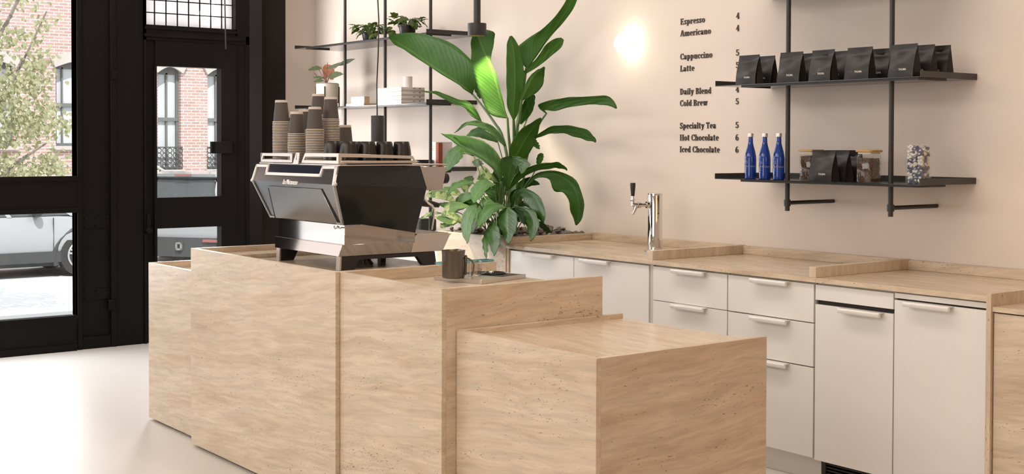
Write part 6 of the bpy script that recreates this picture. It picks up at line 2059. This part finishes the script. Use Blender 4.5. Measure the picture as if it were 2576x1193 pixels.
PHIL_G = [
[[-9.153,4.97,2.14,-9.152,4.969,2.137,-9.154,4.971,2.143],[-9.194,4.963,2.145,-9.184,4.959,2.13,-9.206,4.969,2.163],[-9.265,4.957,2.141,-9.253,4.953,2.129,-9.284,4.963,2.161],[-9.341,4.95,2.135,-9.338,4.949,2.132,-9.343,4.951,2.137]],
[[-8.92,5,2.155,-8.921,4.999,2.159,-8.918,5.001,2.152],[-8.868,5.007,2.168,-8.874,5.001,2.184,-8.864,5.011,2.156],[-8.802,5.013,2.185,-8.804,5.008,2.199,-8.799,5.019,2.169],[-8.714,5.02,2.196,-8.715,5.019,2.199,-8.714,5.021,2.194]],
[[-8.988,4.94,2.054,-8.989,4.939,2.057,-8.986,4.941,2.051],[-8.911,4.933,2.069,-8.917,4.927,2.086,-8.906,4.94,2.051],[-8.82,4.927,2.08,-8.815,4.92,2.101,-8.825,4.933,2.061],[-8.712,4.92,2.076,-8.71,4.919,2.078,-8.713,4.921,2.074]],
[[-9.102,4.96,2.059,-9.102,4.959,2.056,-9.102,4.961,2.062],[-9.143,4.953,2.068,-9.141,4.95,2.059,-9.145,4.957,2.08],[-9.188,4.947,2.072,-9.183,4.944,2.063,-9.194,4.95,2.081],[-9.238,4.94,2.071,-9.236,4.939,2.068,-9.239,4.941,2.073]],
[[-9.061,4.94,2.039,-9.06,4.939,2.036,-9.062,4.941,2.042],[-9.106,4.933,2.044,-9.097,4.929,2.029,-9.112,4.937,2.056],[-9.143,4.927,2.041,-9.13,4.923,2.03,-9.155,4.93,2.053],[-9.185,4.92,2.033,-9.182,4.919,2.031,-9.188,4.921,2.036]],
[[-9.056,4.96,2.132,-9.056,4.959,2.135,-9.056,4.961,2.129],[-8.988,4.967,2.141,-8.989,4.962,2.154,-8.986,4.97,2.131],[-8.904,4.973,2.157,-8.907,4.969,2.17,-8.901,4.977,2.146],[-8.805,4.98,2.178,-8.806,4.979,2.18,-8.805,4.981,2.176]]]
PHIL_R = [
[[-9.136,4.99,2.057,-9.143,4.988,2.059,-9.129,4.992,2.056],[-9.13,5,2.097,-9.171,4.99,2.112,-9.083,5.011,2.081],[-9.099,5.01,2.136,-9.146,4.994,2.17,-9.046,5.028,2.097],[-9.052,5.02,2.156,-9.056,5.017,2.163,-9.047,5.023,2.15]],
[[-8.974,4.95,2.07,-8.968,4.949,2.073,-8.979,4.951,2.066],[-8.932,4.945,2.06,-8.911,4.941,2.067,-8.979,4.953,2.045],[-8.904,4.94,2.043,-8.897,4.939,2.044,-8.912,4.941,2.042]]]
PHIL_S = [
[[-9.067,4.97,2.026],[-9.091,4.97,2.063],[-9.153,4.97,2.139]],
[[-9.059,4.97,2.026],[-9.042,4.97,2.045],[-9.034,4.97,2.057]],
[[-9.075,4.97,2.027],[-9.116,4.97,2.096],[-9.165,4.97,2.161]],
[[-9.078,4.97,2.027],[-9.157,4.97,2.097],[-9.231,4.97,2.168]],
[[-9.059,4.97,2.026],[-9.01,4.97,2.099],[-8.882,4.97,2.152]],
[[-9.067,4.97,2.026],[-9.062,4.97,2.109],[-9.055,4.97,2.184]],
[[-9.083,4.97,2.027],[-9.207,4.97,2.075],[-9.274,4.97,2.11]]]


def big_plant(name, label, base, leaves, mat, stems, nu=24, nv=7):
    t = thing(name, label, 'plant', base)
    for c in leaves:
        o = leaf_mesh(c, nu, nv).build('leaf', mat, t, angle=3.0)
        md = o.modifiers.new('thickness', 'SOLIDIFY')
        md.thickness = .0007
        md.offset = 0
    for p, r_ in stems:
        pts = [spline([Vector(q) for q in p], k / 14) for k in range(15)]
        MB().tube(pts, [r_ * (.6 + .4 * k / 14) for k in range(15)], 8).build('stem', STEMG, t)
    return t


big_plant('bird_of_paradise', 'tall plant with long banana-like leaves in the middle of the stone planter', (-6.55, 4.95, .97), BIRD, LEAF_B, STEMS[:7] + STEMS[11:])
b0 = Vector((-6.50, 4.80, .966))


def base_stems(leaves, seed):
    """a stalk from the soil to the foot of each leaf"""
    rg = random.Random(seed)
    out = []
    for c in leaves:
        e = Vector(c[0][:3])
        s = Vector((min(-6.26, max(-6.80, e.x * .35 - 6.50 * .65)) + rg.uniform(-.06, .06), min(5.1, max(4.70, e.y * .6 + 4.85 * .4)), .966))
        m = s.lerp(e, .55) + Vector((0, 0, .06))
        out.append(([list(s), list(m), list(e)], .0042))
    return out


big_plant('peace_lily', 'dense dark green plant with drooping pointed leaves at the front of the planter', (-6.50, 4.80, .97), LILY, LEAF_L, STEMS[7:11] + base_stems(LILY, 2), 18, 6)
big_plant('pothos', 'low light green plant at the left end of the planter beside the coffee machine', (-6.80, 4.80, .97), POTHOS, LEAF_P, base_stems(POTHOS, 5), 14, 5)
phl = bpy.data.objects['philodendron']
for c in PHIL_G:
    leaf_mesh(c, 12, 4).build('leaf', LEAF_D, phl, angle=3.0)
for c in PHIL_R:
    leaf_mesh(c, 12, 4).build('leaf', LEAF_R, phl, angle=3.0)
sm_ = MB()
for p in PHIL_S:
    sm_.tube([spline([Vector(q) for q in p], k / 8) for k in range(9)], .003, 6)
sm_.build('stems', STEMR, phl)
